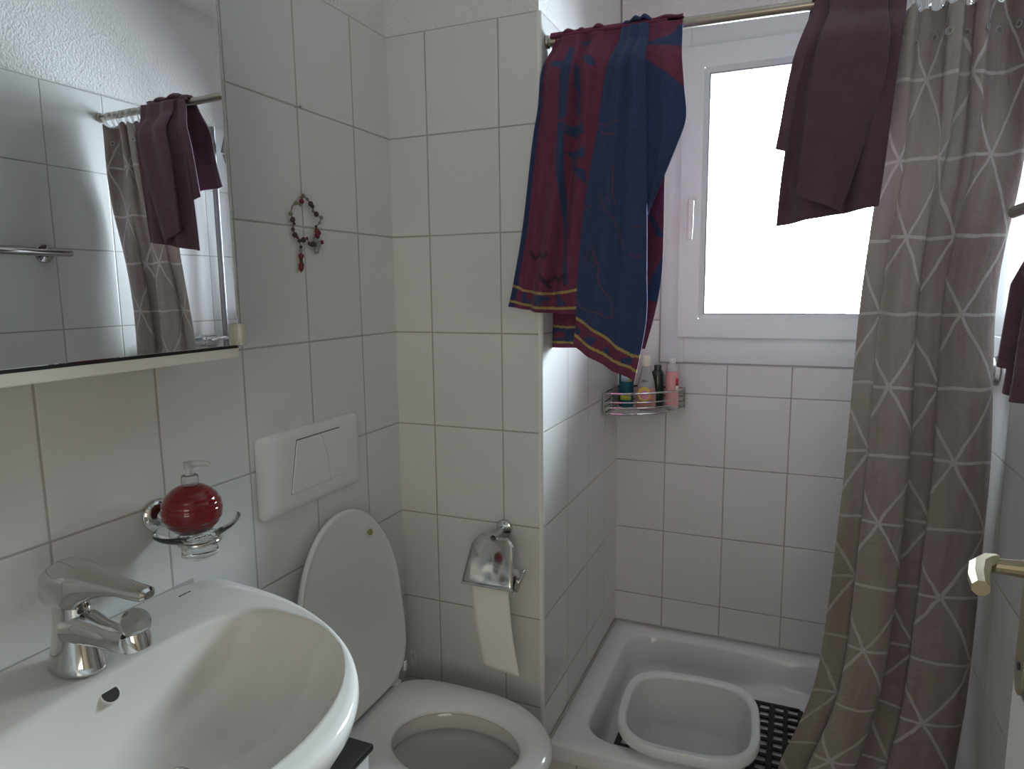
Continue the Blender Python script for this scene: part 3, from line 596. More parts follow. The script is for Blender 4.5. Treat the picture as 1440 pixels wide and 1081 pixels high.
# hanger tab by the corner behind the seat
tb = MB(); o_ = rrect(0, 0, .0085, .026, .0084, 8); i_ = [(0, .0045 * math.cos(2*PI*k/len(o_) + PI/4*0), .006 + .012 * math.sin(2*PI*k/len(o_))) for k in range(len(o_))]
TBX, TBZ = .0215, .404
for y0, y1 in ((-.0035, -.0005),):
    F = [[(TBX + p[1], y0, TBZ + p[2]) for p in o_], [(TBX + p[1], y0, TBZ + p[2]) for p in i_]]; B_ = [[(x, y1, z) for x, _, z in r] for r in F]
    tb.rings(F); tb.rings(B_); tb.rings([F[0], B_[0]]); tb.rings([F[1], B_[1]])
tag(tb.build('adhesive_hook', M['white_plastic'], origin=(TBX, -.002, TBZ - .026), bevel=.0006), 'small white plastic hook stuck low on the tiles behind the toilet seat', 'hook')

# ------------------------------------------------------------------ toilet paper holder and roll
HX, HZ = .315, .834
hold = thing('toilet_paper_holder', 'chrome toilet paper holder with curved cover flap on the tiled pier', 'toilet paper holder', (HX, 0, HZ))
MB().lathe([(0, .0005), (.0215, .0005), (.023, .004), (.021, .010), (.012, .014), (0, .015)], (HX, 0, HZ), (0, -1, 0), 32).build('rosette', M['chrome'], hold)
MB().tube([(HX, -.010, HZ), (HX - .001, -.030, HZ - .001), (HX - .002, -.060, HZ - .004), (HX - .002, -.0715, HZ - .005)], [.0085, .0078, .0078, .0080], 18).build('arm', M['chrome'], hold)
R = []
NF = 15
for i in range(NF):
    f = i / (NF - 1); z = .8305 - .113 * f; y = -.060 - .052 * f ** .9
    hw = .056 + .0145 * f
    if f < .25: hw -= .017 * (1 - f / .25) ** 2
    R.append([(HX - .003 + hw * u, y - .003 * (1 - u * u), z) for u in arc(13, -1, 1)])
MB().rings(R, close=False).build('cover_flap', M['chrome'], hold, solid=.0015)
MB().tube([(HX - .0745, -.1135, .7170), (HX + .0685, -.1135, .7170)], .0032, 10).build('flap_edge', M['chrome'], hold)
MB().tube([(HX + .066, -.070, .716), (HX - .058, -.070, .716), (HX - .060, -.066, .74), (HX - .050, -.054, .815), (HX - .012, -.052, .829)], [.0065, .005, .0035, .0035, .0035], 14).build('roll_bar', M['chrome'], hold)
hk = MB().tube([(HX + .067, -.074, .719), (HX + .0735, -.070, .735), (HX + .0775, -.066, .747)], [.0042, .0038, .0036], 12).lathe([(.0062 * math.sin(t), -.0062 * math.cos(t)) for t in arc(9, 0, PI)], (HX + .0785, -.065, .750), (0, 0, 1), 14)
hk.build('bar_hook', M['chrome'], hold)
MB().lathe([(0, 0), (.0165, 0), (.0175, .0015), (.0165, .003), (0, .0035)], (HX + .0645, -.078, .716), (1, 0, 0), 28).build('end_disc', M['chrome_dark'], hold)
roll = thing('toilet_paper_roll', 'nearly used white toilet paper roll hanging under the chrome cover flap', 'toilet paper', (HX, -.07, .67))
RR = .036; rz = .716
MB().lathe([(.0205, 0), (RR, 0), (RR, .104), (.0205, .104), (.0205, 0)], (HX - .050, -.070, rz), (1, 0, 0), 40).build('roll', M['paper'], roll)
MB().lathe([(.0190, .001), (.0204, .001), (.0204, .103), (.0190, .103), (.0190, .001)], (HX - .052, -.070, rz), (1, 0, 0), 32).build('core', M['cardboard'], roll)
R = []
for i in range(24):
    f = i / 23; z = rz + .004 - .222 * f; y = -.070 - RR - .001 - .004 * math.sin(f * 3.0) + .0015 * math.sin(f * 9)
    sh_ = .030 * f ** 1.15; row = []
    for u in arc(9, 0, 1): row.append((HX - .052 + .104 * u + sh_, y + .004 * math.sin(u * 3.1 + 2 * f) * f, z - .006 * f * u))
    R.append(row)
MB().rings(R, close=False).build('loose_sheet', M['paper'], roll, solid=.0006)

# ------------------------------------------------------------------ bead ornament and the nail above it
orn = thing('bead_ornament', 'small wire ring ornament with red and grey beads hanging on the left wall', 'ornament', (.004, -.355, 1.50))
RC = (-.356, 1.6055)
loop = []
for k in range(28):
    t = 2 * PI * k / 28; r = .045 + .006 * math.sin(5 * t + .7) + .004 * math.sin(9 * t); loop.append((.007 + .002 * math.sin(7 * t), RC[0] + r * .98 * math.cos(t), RC[1] + r * math.sin(t)))
MB().tube(loop, .0013, 8, True).build('ring', M['wire'], orn)
def bead(p, r, mat, el=1.):
    MB().lathe([(r * math.sin(a), -r * el * math.cos(a)) for a in arc(9, 0, PI)], p, (0, .15, 1), 14).build('bead', mat, orn)
bm_ = ['grey_bead', 'dark_bead', 'red_bead', 'dark_bead', 'olive_bead', 'dark_bead']
kinds = {0: 'grey_bead', 1: 'grey_bead', 2: 'dark_bead', 3: 'grey_bead', 4: 'dark_bead', 5: 'dark_bead', 6: 'olive_bead', 7: 'olive_bead', 8: 'red_bead', 9: 'olive_bead', 10: 'olive_bead', 13: 'olive_bead', 14: 'dark_bead', 15: 'dark_bead', 16: 'dark_bead', 17: 'dark_bead', 18: 'red_bead', 19: 'dark_bead', 20: 'dark_bead', 21: 'red_bead', 22: 'dark_bead', 23: 'dark_bead', 24: 'grey_bead', 25: 'red_bead', 26: 'red_bead', 27: 'dark_bead'}
for k, mn in kinds.items(): bead(loop[k], .0030 + .0012 * ((k * 7) % 3), M[mn], 1.15)
for dy, dz, r, mn, el in ((.034, -.030, .0062, 'red_bead', 1.), (.040, -.022, .0055, 'red_bead', 1.), (.030, -.040, .0065, 'grey_bead', 1.), (.036, -.048, .0065, 'grey_bead', 1.5), (.031, -.060, .0055, 'grey_bead', 1.6), (.050, -.042, .0042, 'red_bead', 1.2)):
    bead((.009, RC[0] + dy, RC[1] + dz), r, M[mn], el)
yz = (-.3745, 1.556)
MB().tube([(.006, yz[0] - .002, yz[1] + .004), (.006, yz[0], yz[1] - .02), (.006, yz[0] - .003, yz[1] - .062)], .0009, 6).build('pendant_wire', M['wire'], orn)
for dz, r, mn, el in ((-.006, .0035, 'dark_bead', 1), (-.014, .0042, 'grey_bead', 1.2), (-.0255, .0062, 'red_bead', 1), (-.034, .0038, 'dark_bead', 1.2), (-.0475, .0060, 'red_bead', 1.9)):
    bead((.007, yz[0] + dz * .05, yz[1] + dz), r, M[mn], el)
MB().tube([(.002, -.366, 1.655), (.012, -.366, 1.655), (.013, -.366, 1.661)], .0012, 8).build('hook', M['wire'], orn)
nl = MB().tube([(.0, -.362, 1.841), (.014, -.362, 1.8405)], .0014, 8).lathe([(0, 0), (.0032, 0), (.0030, .0012), (0, .0016)], (.014, -.362, 1.8405), (1, 0, 0), 12)
tag(nl.build('nail', M['chrome_dark'], origin=(0, -.362, 1.841)), 'small bare metal nail in a tile joint above the bead ornament', 'nail')

# ------------------------------------------------------------------ black-topped box under the basin
bx = thing('bathroom_bin', 'small white bin with black flat lid between toilet and basin', 'bin', (.13, -.68, 0))
MB().rbox((.022, -.826, .001), (.243, -.534, .536), .006).build('body', M['white_plastic'], bx)
MB().rbox((.012, -.834, .5365), (.2515, -.5285, .5505), .004).build('lid', M['black'], bx)

# ------------------------------------------------------------------ shower tray
TRX0, TRX1, TRY0, TRY1, TRZ = XP + .001, XR - .001, .022, D - .001, .2303
def rr2(x0, x1, y0, y1, r, z, n=8):
    P = []
    for (cx, cy, a0) in ((x1 - r, y1 - r, 0), (x0 + r, y1 - r, PI/2), (x0 + r, y0 + r, PI), (x1 - r, y0 + r, 3*PI/2)):
        for t in arc(n, a0, a0 + PI / 2): P.append((cx + r * math.cos(t), cy + r * math.sin(t), z))
    return P
tray = thing('shower_tray', 'deep white enamel shower tray with rounded basin below the window', 'shower tray', (.91, .4, 0))
R = [rr2(TRX0, TRX1, TRY0, TRY1, .006, TRZ - .045), rr2(TRX0, TRX1, TRY0, TRY1, .006, TRZ - .004), rr2(TRX0 + .003, TRX1 - .003, TRY0 + .003, TRY1 - .003, .006, TRZ)]
R += [rr2(TRX0 + .066, TRX1 - .066, TRY0 + .060, TRY1 - .056, .10, TRZ - .0005), rr2(TRX0 + .072, TRX1 - .072, TRY0 + .066, TRY1 - .061, .096, TRZ - .004), rr2(TRX0 + .078, TRX1 - .078, TRY0 + .072, TRY1 - .066, .094, TRZ - .014), rr2(TRX0 + .092, TRX1 - .092, TRY0 + .086, TRY1 - .080, .088, TRZ - .080), rr2(TRX0 + .100, TRX1 - .100, TRY0 + .092, TRY1 - .088, .084, TRZ - .106), rr2(TRX0 + .116, TRX1 - .116, TRY0 + .106, TRY1 - .104, .074, TRZ - .1205), rr2(TRX0 + .16, TRX1 - .16, TRY0 + .15, TRY1 - .15, .05, TRZ - .124), rr2(TRX0 + .4, TRX1 - .4, TRY0 + .3, TRY1 - .3, .02, TRZ - .127)]
MB().rings(R, False, True).build('basin', M['enamel'], tray, sharp=70)
MB().box((TRX0, TRY0 + .012, .0), (TRX1, TRY0 + .030, TRZ - .040)).build('apron', M['tile_back'], tray, smooth=False)
sl = MB().rbox((TRX0, TRY1 - .008, TRZ - .004), (TRX1, TRY1 + .0005, TRZ + .005), .003).rbox((TRX0 - .0005, TRY0, TRZ - .004), (TRX0 + .007, TRY1, TRZ + .005), .003)
sl.build('sealant', M['silicone'], tray)

# anti-slip mat: frame grid with rectangular openings
mat = MB(); MX0, MX1, MY0, MY1, MZ = .552, 1.073, .128, .628, .1075
nx, ny = 12, 13
wx, wy = .0170, .0145
sx_ = (MX1 - MX0 - wx) / nx; sy_ = (MY1 - MY0 - wy) / ny
for i in range(nx + 1): mat.rbox((MX0 + i * sx_, MY0 + (.010 if i in (0, nx) else 0), MZ), (MX0 + i * sx_ + wx * (1.0 if i % 2 == 0 else .85), MY1 - (.010 if i in (0, nx) else 0), MZ + .007), .002, 1)
for j in range(ny + 1): mat.rbox((MX0 + (.010 if j in (0, ny) else 0), MY0 + j * sy_, MZ + .0003), (MX1 - (.010 if j in (0, ny) else 0), MY0 + j * sy_ + wy, MZ + .0068), .002, 1)
tag(mat.build('shower_mat', M['black_rubber'], origin=(.81, .38, MZ)), 'black rubber anti-slip mat with rectangular holes lying in the shower tray', 'mat')

# ------------------------------------------------------------------ plastic tub in the tray
tub = thing('plastic_tub', 'white rounded-square plastic tub standing on the black mat in the shower tray', 'tub', (.768, .232, .115))
TBC = Vector((.768, .231)); ANG = math.radians(4.)
def tubring(h, z, e=.36, hx=None):
    hx_ = h if hx is None else hx; P = []
    for t in TT:
        c, n = math.cos(t), math.sin(t); u, v = hx_ * sgnpow(c, e), h * sgnpow(n, e)
        u *= 1 + .03 * (1 - abs(v / h) ** 2); v *= 1 + .03 * (1 - abs(u / (hx_ * 1.03)) ** 2)
        P.append((TBC.x + u * math.cos(ANG) - v * math.sin(ANG), TBC.y + u * math.sin(ANG) + v * math.cos(ANG), z))
    return P
TZ0, TZ1 = .1155, .278
R = [tubring(.122, TZ0, .50), tubring(.134, TZ0 + .004, .50), tubring(.143, TZ0 + .02, .50), tubring(.163, TZ1 - .012, .54), tubring(.1605, TZ1 - .012, .54), tubring(.141, TZ0 + .022, .50), tubring(.131, TZ0 + .007, .50), tubring(.05, TZ0 + .005, .6)]
MB().rings(R, True, True).build('body', M['bucket'], tub, sharp=70)
R = [tubring(.1625, TZ1 - .014, .55), tubring(.177, TZ1 - .020, .55), tubring(.1805, TZ1 - .026, .55), tubring(.1835, TZ1 - .018, .55), tubring(.1835, TZ1 - .004, .55), tubring(.1805, TZ1 + .001, .55), tubring(.168, TZ1 + .001, .55), tubring(.1625, TZ1 - .002, .55), tubring(.1605, TZ1 - .009, .55), tubring(.1625, TZ1 - .014, .55)]
MB().rings(R).build('rim', M['bucket_rim'], tub, sharp=50)

# ------------------------------------------------------------------ corner basket and bottles
cad = thing('shower_basket', 'chrome wire corner basket with bottles on the shower wall below the window', 'shower basket', (.50, .70, 1.04))
KX, KY = XP + .006, D - .006
def front_arc(z, n=24, k=1.):
    p0 = Vector((KX, .562)); p3 = Vector((.655, KY)); p1 = Vector((.520, .555)); p2 = Vector((.640, .640)); o = []
    for t in arc(n, 0, 1):
        p = p0 * (1-t)**3 + p1 * 3*t*(1-t)**2 + p2 * 3*t*t*(1-t) + p3 * t**3; o.append((p.x, p.y, z))
    return o
for z, r in ((1.046, .0032), (1.066, .0022), (1.084, .0022), (1.113, .0034)):
    fa = front_arc(z); MB().tube(fa + [(KX, KY, z)], r, 8, True).build('rail', M['chrome'], cad)
gr = MB()
for k in range(1, 15):
    y = .562 + (KY - .562) * k / 15
    xs = max((p[0] for p in front_arc(0, 200) if p[1] >= y - .003 and p[1] <= y + .004), default=.5)
    gr.tube([(KX, y, 1.046), (xs, y, 1.046)], .0015, 6)
gr.build('floor_grid', M['chrome'], cad)
for p in ((KX, .562), (.655, KY), (KX, KY - .004), (KX, .66), (.55, KY)): MB().tube([(p[0], p[1], 1.043), (p[0], p[1], 1.116)], .003, 8).build('post', M['chrome_dark'], cad)
FZ_ = 1.0485
def label_patch(name, parent, c, r, a0, a1, z0, z1, mat, sx=1., sy=1., n=12, lift=.0006):
    R = [[(c[0] + (r + lift) * sx * math.cos(a), c[1] + (r + lift) * sy * math.sin(a), z) for a in arc(n, a0, a1)] for z in (z0, z1)]
    return MB().rings(R, close=False).build(name, mat, parent, solid=.0004)
# teal bottle
c = (.466, .712)
b1 = thing('shampoo_bottle', 'teal bottle with pale blue and lime label, leftmost in the corner basket', 'bottle', (*c, FZ_))
MB().lathe([(0, 0), (.021, 0), (.0235, .003), (.0235, .135), (.021, .150), (.013, .158), (.012, .160), (0, .160)], (*c, FZ_), (0, 0, 1), 32, sx=1.05, sy=.8).build('bottle', M['teal'], b1)
MB().lathe([(.0125, 0), (.0125, .022), (.011, .025), (0, .0255)], (*c, FZ_ + .159), (0, 0, 1), 24).build('cap', M['teal'], b1)
A0 = -PI / 2
label_patch('label', b1, c, .0235, A0 - .62, A0 + .55, FZ_ + .088, FZ_ + .118, M['sky_label'], 1.05, .8)
label_patch('label', b1, c, .0235, A0 + .56, A0 + 1.0, FZ_ + .088, FZ_ + .118, M['yellow_label'], 1.05, .8)
label_patch('label', b1, c, .0235, A0 - .75, A0 + .9, FZ_ + .024, FZ_ + .040, M['lime'], 1.05, .8)
# clear bottle with flower label
c = (.5425, .675)
b2 = thing('shower_gel_bottle', 'clear bottle with flower label and cream cap in middle of corner basket', 'bottle', (*c, FZ_))
gb = [(0, 0), (.029, 0), (.0330, .004), (.0325, .055), (.0270, .095), (.0180, .128), (.0145, .140), (.0145, .146), (0, .146)]
MB().lathe(gb, (*c, FZ_), (0, 0, 1), 36, sx=1., sy=.72).build('bottle', M['clear_bottle'], b2)
MB().lathe([(.0292, .0005), (.0334, .0045), (.0329, .055), (.0301, .074), (.0295, .074), (.032, .055), (.032, .005), (.0292, .0005)], (*c, FZ_), (0, 0, 1), 36, sx=1., sy=.725).build('gel', M['peach'], b2)
MB().lathe([(.0145, 0), (.0150, .002), (.0145, .034), (.0135, .037), (0, .0375)], (*c, FZ_ + .1465), (0, 0, 1), 28).build('cap', M['cap'], b2)
fz = FZ_ + .055
def on_body(cx_, z, dy=.0018):
    # radius of the bottle at height z, flattened front
    h_ = z - FZ_; r = gb[-1][0]
    for (r0, h0), (r1, h1) in zip(gb[1:], gb[2:]):
        if h0 <= h_ <= h1 and h1 > h0: r = lerp(r0, r1, (h_ - h0) / (h1 - h0)); break
    return (c[0] + cx_, c[1] - .72 * math.sqrt(max(1e-6, r * r - cx_ * cx_)) - dy, z)
pt = MB()
for k in range(11):
    t = 2 * PI * k / 11; p = on_body(-.002 + .0155 * math.cos(t), fz + .018 * math.sin(t)); pt.lathe([(0, 0), (.0068, 0), (.0060, .0008), (0, .001)], p, (0, -1, 0), 12)
pt.build('petals', M['yellow_label'], b2)
pt = MB()
for k in range(6):
    t = 2 * PI * k / 6 + .3; p = on_body(-.0005 + .0082 * math.cos(t), fz - .003 + .009 * math.sin(t), .0024); pt.lathe([(0, 0), (.0078, 0), (.007, .0008), (0, .001)], p, (0, -1, 0), 12)
pt.build('flower', M['flower'], b2)
sc = MB()
sq = [(-.010, .1005), (-.012, .096), (-.009, .0935), (-.006, .097), (-.008, .1005), (-.0045, .0995), (-.003, .1045), (-.0025, .0955), (0, .0985), (.0025, .096), (.0045, .0985), (.003, .0995), (.006, .0955), (.0085, .0985), (.0105, .0965)]
sc.tube([on_body(x, FZ_ + z, .0006) for x, z in sq], .0009, 6)
sc.build('lettering', M['mark'], b2)
# dark slim bottle behind
c = (.568, .738)
b3 = thing('dark_bottle', 'slim dark green bottle standing behind the flower-labelled bottle in the basket', 'bottle', (*c, FZ_))
MB().lathe([(0, 0), (.020, 0), (.022, .003), (.022, .110), (.018, .122), (.012, .128), (0, .128)], (*c, FZ_), (0, 0, 1), 28).build('bottle', M['green_bottle'], b3)
MB().lathe([(.0125, 0), (.0125, .015), (.011, .017), (0, .0172)], (*c, FZ_ + .1275), (0, 0, 1), 24).build('cap', M['green_bottle'], b3)
# pink bottle
c = (.622, .712)
b4 = thing('lotion_bottle', 'pink bottle with frosted white cap at right end of the corner basket', 'bottle', (*c, FZ_))
MB().lathe([(0, 0), (.0195, 0), (.0215, .003), (.0215, .010), (0, .010)], (*c, FZ_), (0, 0, 1), 32).build('base', M['frost_plastic'], b4)
MB().lathe([(0, .0102), (.0212, .0102), (.0215, .012), (.0215, .128), (0, .128)], (*c, FZ_), (0, 0, 1), 32).build('bottle', M['pink'], b4)
MB().lathe([(0, .1282), (.0214, .1282), (.0205, .140), (.016, .150), (.0105, .154), (.0105, .1555), (0, .1555)], (*c, FZ_), (0, 0, 1), 32).build('shoulder', M['frost_plastic'], b4)
MB().lathe([(.0105, 0), (.0110, .001), (.0105, .016), (.0095, .0175), (0, .018)], (*c, FZ_ + .1556), (0, 0, 1), 24).build('cap', M['white_plastic'], b4)
label_patch('label', b4, c, .0215, A0 + .70, A0 + 1.35, FZ_ + .082, FZ_ + .106, M['red_label'])
label_patch('label', b4, c, .0215, A0 + .76, A0 + 1.3, FZ_ + .056, FZ_ + .080, M['cream_label'])

# ------------------------------------------------------------------ curtain rod, rings
def rod_z(x): return 2.0345 - .015 * (x - .42)
RY, RRAD = .040, .0112
rod = thing('curtain_rod', 'bronze-toned metal shower rod spanning above the tray, towels hung over it', 'curtain rod', (.91, RY, 2.02))
MB().tube([(XP + .004, RY, rod_z(.42)), (.9, RY, rod_z(.9)), (XR - .004, RY, rod_z(1.4))], RRAD, 20).build('pole', M['rod'], rod)
for x, d in ((XP, 1), (XR, -1)):
    MB().lathe([(0, .0005), (.0150, .0005), (.0155, .002), (.0145, .007), (.0125, .009), (.0125, .012), (0, .012)], (x, RY, rod_z(x)), (d, 0, 0), 28).build('end_flange', M['rod'], rod)

# ------------------------------------------------------------------ cloth
def poly_at(P, t):
    """point at parameter t of a polyline whose points are evenly spaced in t"""
    s = max(0, min(.99999, t)) * (len(P) - 1); i = int(s); f = s - i
    def cr(a, b, c, d): return .5 * (2*b + (c - a) * f + (2*a - 5*b + 4*c - d) * f*f + (3*b - a - 3*c + d) * f**3)
    p = [P[max(0, min(len(P) - 1, i + k))] for k in (-1, 0, 1, 2)]
    return cr(p[0][0], p[1][0], p[2][0], p[3][0]), cr(p[0][1], p[1][1], p[2][1], p[3][1])
def inside(p, poly):
    x, y = p; r = False; j = len(poly) - 1
    for i in range(len(poly)):
        (xi, yi), (xj, yj) = poly[i], poly[j]
        if (yi > y) != (yj > y) and x < (xj - xi) * (y - yi) / (yj - yi) + xi: r = not r
        j = i
    return r
def near_line(p, line, w):
    x, y = p
    for (ax, ay), (bx, by) in zip(line, line[1:]):
        dx, dy = bx - ax, by - ay; L2 = dx*dx + dy*dy or 1e-12; t = max(0, min(1, ((x-ax)*dx + (y-ay)*dy) / L2))
        if (x - ax - t*dx)**2 + (y - ay - t*dy)**2 < w*w: return True
    return False
NAVY = (.040, .058, .132); MAG = (.168, .042, .084); YEL = (.40, .30, .11); DRK = (.060, .030, .055); PNK = (.13, .055, .10)
def drape(name, parent, sil, ydown, fold, nu, nv, mat, color=None, back=False, wrap=9, ext=0., solid=.0045, uvw=None, lift=0., bow=0.):
    """cloth hanging from the rod: it passes over the pole, then falls between two silhouette lines given in (x, z)"""
    rows = []; cols = []
    r = RRAD + .004 + lift
    sgn = 1 if back else -1
    for k in range(wrap):
        a = PI * (.80 - .80 * k / (wrap)) ; row = []; crow = []
        for i in range(nu + 1):
            u = i / nu; x = lerp(sil['L'][0][0], sil['R'][0][0], u); zz = rod_z(x)
            yy = RY - sgn * r * math.cos(a) * -1 * -1
            fo = -sgn * fold(u, 0.) * .45 * sgn if False else -fold(u, 0.) * .45
            rr_ = r + (fo if not back else 0.); yy = RY + (-sgn) * rr_ * math.cos(a); z = zz + rr_ * math.sin(a)
            row.append((x, yy, z)); crow.append((x, zz + .016 + .0))
        rows.append(row); cols.append(crow)
    for j in range(nv + 1):
        v = j / nv; row = []; crow = []
        for i in range(nu + 1):
            u = i / nu; (xl, zl), (xr_, zr) = poly_at(sil['L'], v), poly_at(sil['R'], v)
            x, z = lerp(xl, xr_, u), lerp(zl, zr, u) - bow * math.sin(u * PI) * v ** 3
            top = RY + sgn * r; zc = rod_z(x)
            drop = max(0, min(1, (zc - z) / .10)); dd = drop * drop * (3 - 2 * drop)
            y = lerp(top, ydown, dd) + fold(u, v) * ((.45 + .55 * dd) if not back else dd)
            zt_ = min(z, zc) if v < .05 else z
            row.append((x, y, lerp(zc, z, min(1, v / .04)) if v < .04 else z)); crow.append((x, z))
        rows.append(row); cols.append(crow)
    mb = MB().rings(rows, close=False)
    ob = mb.build(name, mat, parent, solid=solid, sharp=180)
    if color:
        ca = ob.data.color_attributes.new('Pattern', 'FLOAT_COLOR', 'POINT'); flat = []
        for crow in cols:
            for p in crow: flat += [*color(p), 1.]
        ca.data.foreach_set('color', flat)
    return ob
def bump_sum(*gs):
    def f(u, v): return sum(a * math.exp(-((u - c - s * v) / w) ** 2) for a, c, w, s in gs)
    return f
bt = thing('beach_towel', 'large magenta and navy patterned beach towel hung over the shower rod', 'towel', (.58, .0, 1.24))
def colA(p):
    for l in PAT_A['yel']:
        if near_line(p, l, .0030): return YEL
    for l in PAT_A['dark']:
        if near_line(p, l, .0035): return DRK
    for l in PAT_A['red']:
        if near_line(p, l, .003): return MAG
    for q in PAT_A['navy']:
        if inside(p, q): return NAVY
    return MAG
def colB(p):
    for l in PAT_B['yel']:
        if near_line(p, l, .0032): return YEL
    for q in PAT_B['navy']:
        if inside(p, q): return NAVY
    for q in PAT_B['mag']:
        if inside(p, q): return MAG
    for l in PAT_B['red']:
        if near_line(p, l, .0014): return PNK
    return NAVY
def colD(p):
    for q in PAT_D['mag']:
        if inside(p, q): return MAG
    return NAVY
def colC(p):
    for l in PAT_C['yel']:
        if near_line(p, l, .0028): return YEL
    for q in PAT_C['mag']:
        if inside(p, q): return MAG
    for q in PAT_C['navy']:
        if inside(p, q): return NAVY
    return MAG
fA = lambda u, v: .0105 * math.sin(u * 15 + 1.2 - 2 * v) + .0065 * math.sin(u * 27 + .5) - .010 * math.exp(-((u - .40) / .05) ** 2) * (1 - .5 * v) + .012 * math.exp(-((u - .22) / .06) ** 2) * v
fB = lambda u, v: -.010 * math.sin(u * PI) - .006 * math.sin(u * 16 + 1 + v * 2) - .008 * math.exp(-((u - .72) / .10) ** 2) * (1 - .6 * v) + .014 * (1 - u) ** 6
fD = lambda u, v: .004 * math.sin(u * 9) + .006 * u * math.sin(v * 6)
fC = lambda u, v: .007 * math.sin(u * 16 + v) + .004 * math.sin(u * 31)
drape('front_flap', bt, TOWEL_A, -.020, fA, 120, 300, M['towel'], colA, bow=.007)
drape('folded_layer', bt, TOWEL_B, -.045, fB, 110, 330, M['towel'], colB, lift=.005)
drape('folded_corner', bt, TOWEL_D, -.020, fD, 60, 160, M['towel'], colD, lift=.003)
drape('back_flap', bt, TOWEL_C, .078, fC, 120, 260, M['towel'], colC, back=True, lift=.001)

pt_ = thing('bath_towel', 'plum bath towel draped over the shower rod between beach towel and curtain', 'towel', (1.09, .0, 1.58))
fP = lambda u, v: .012 * math.sin(u * 11 + 1) + .005 * math.sin(u * 23 - 1.5 * v)
drape('front_flap', pt_, PLUM_FRONT, -.022, fP, 60, 110, M['plum'], solid=.006)
drape('folded_layer', pt_, PLUM_OVER, -.040, lambda u, v: -.012 * math.exp(-((u - .35) / .22) ** 2) - .008 * math.sin(u * 9 + 2 * v), 50, 110, M['plum'], solid=.006, lift=.007)
drape('side_fold', pt_, PLUM_SIDE, -.004, lambda u, v: -.006 * math.sin(u * PI), 24, 90, M['plum'], solid=.006, lift=.002)
PB = dict(L=[(1.0, 2.036), (.985, 1.95), (.975, 1.86), (.955, 1.78)], R=[(1.150, 2.034), (1.148, 1.95), (1.145, 1.86), (1.14, 1.76)])
drape('back_flap', pt_, PB, .092, lambda u, v: .008 * math.sin(u * 12), 40, 60, M['plum'], back=True, solid=.006, lift=.001)
MB().rbox((.9455, -.006, 1.737), (.954, -.003, 1.752), .001, 1).build('care_tag', M['white_plastic'], pt_)

# shower curtain: pleats gathered at the right end, drifting into the tray towards the floor
def edge_x(T, z):
    if z >= T[0][0]: return T[0][1]
    for (z0, x0), (z1, x1) in zip(T, T[1:]):
        if z1 <= z <= z0: f = (z0 - z) / (z0 - z1); return lerp(x0, x1, f)
    (z0, x0), (z1, x1) = T[-2], T[-1]; return x1 + (x1 - x0) * min(.35, (z1 - z) / (z0 - z1))
def smooth_edge(T, z): return sum(edge_x(T, z + d) for d in (-.06, -.03, 0, .03, .06)) / 5
cur = thing('shower_curtain', 'taupe shower curtain with pale triangle line pattern gathered at the rod end', 'curtain', (1.25, .10, .15))
CT, CB = 1.995, .150
nu, nv = 420, 170
# plan of the cloth: gathered pleats at the rod, four broad lapped panels further down (x fraction, y)
LOW = [(0, .012), (.09, .020), (.20, .020), (.185, .004), (.155, -.012), (.19, -.024), (.30, -.031), (.41, -.024), (.445, -.008), (.39, .008), (.40, .018), (.48, .020), (.60, .014), (.665, .003), (.60, -.012), (.62, -.024), (.74, -.030), (.88, -.024), (.96, -.010), (1.0, .008)]
def spline(P, n):
    o = []
    for k in range(n + 1):
        q = k / n * (len(P) - 1); i = min(int(q), len(P) - 2); f = q - i
        c = [P[max(0, min(len(P) - 1, i + d))] for d in (-1, 0, 1, 2)]
        o.append(tuple(.5 * (2*c[1][e] + (c[2][e]-c[0][e])*f + (2*c[0][e]-5*c[1][e]+4*c[2][e]-c[3][e])*f*f + (3*c[1][e]-c[0][e]-3*c[2][e]+c[3][e])*f**3) for e in (0, 1)))
    return o
def resample(P, n, sx=.27):
    L_ = [0]
    for p, q in zip(P, P[1:]): L_.append(L_[-1] + math.hypot((q[0]-p[0]) * sx, q[1]-p[1]))
    o = []; i = 0
    for k in range(n + 1):
        d = L_[-1] * k / n
        while i < len(L_) - 2 and L_[i + 1] < d: i += 1
        f = (d - L_[i]) / max(1e-9, L_[i+1] - L_[i]); o.append((lerp(P[i][0], P[i+1][0], f), lerp(P[i][1], P[i+1][1], f)))
    return o, L_[-1]
low, WIDTH = resample(spline(LOW, 900), nu)
def top_plan(s_):
    ph = s_ * 7.2 + .35 * math.sin(s_ * 11)
    return s_ + .022 * math.sin(ph * 2 * PI) * math.sin(PI * s_), .019 * math.cos(ph * PI * 1.0) + .005 * math.sin(s_ * 31)
rows = []; UV = []
for j in range(nv + 1):
    v = j / nv; z = CT + (CB - CT) * v
    xl, xr_ = smooth_edge(CURT_L, z), smooth_edge(CURT_R, z)
    yc = .04 + max(0, 2.0 - z) / 1.85 * .112
    t_ = max(0, min(1, (z - 1.42) / .5)); wt = t_ * t_ * (3 - 2 * t_)
    spread = 1 + .25 * max(0, (.9 - z))
    row = []
    for i in range(nu + 1):
        s = i / nu; fx, oy = low[i]; tx, ty = top_plan(s)
        fx = lerp(fx + .012 * math.sin(v * 9 + s * 6) * math.sin(PI * s), tx, wt); oy = lerp(oy * spread, ty, wt)
        x = lerp(xl, xr_, fx) 
        hang = .010 * (.5 - .5 * math.cos(s * 2 * PI * 8)) * max(0, 1 - v / .05)
        yy = yc + oy + .003 * math.sin(v * 19 + s * 9)
        x = min(x, XR - .010)
        ymin = .104 if z < .245 else (lerp(.104, .02, (z - .245) / .115) if z < .36 else -9)
        row.append((x, max(yy, ymin), z - hang + .004 * math.sin(s * 40) * (v > .98)))
    rows.append(row)
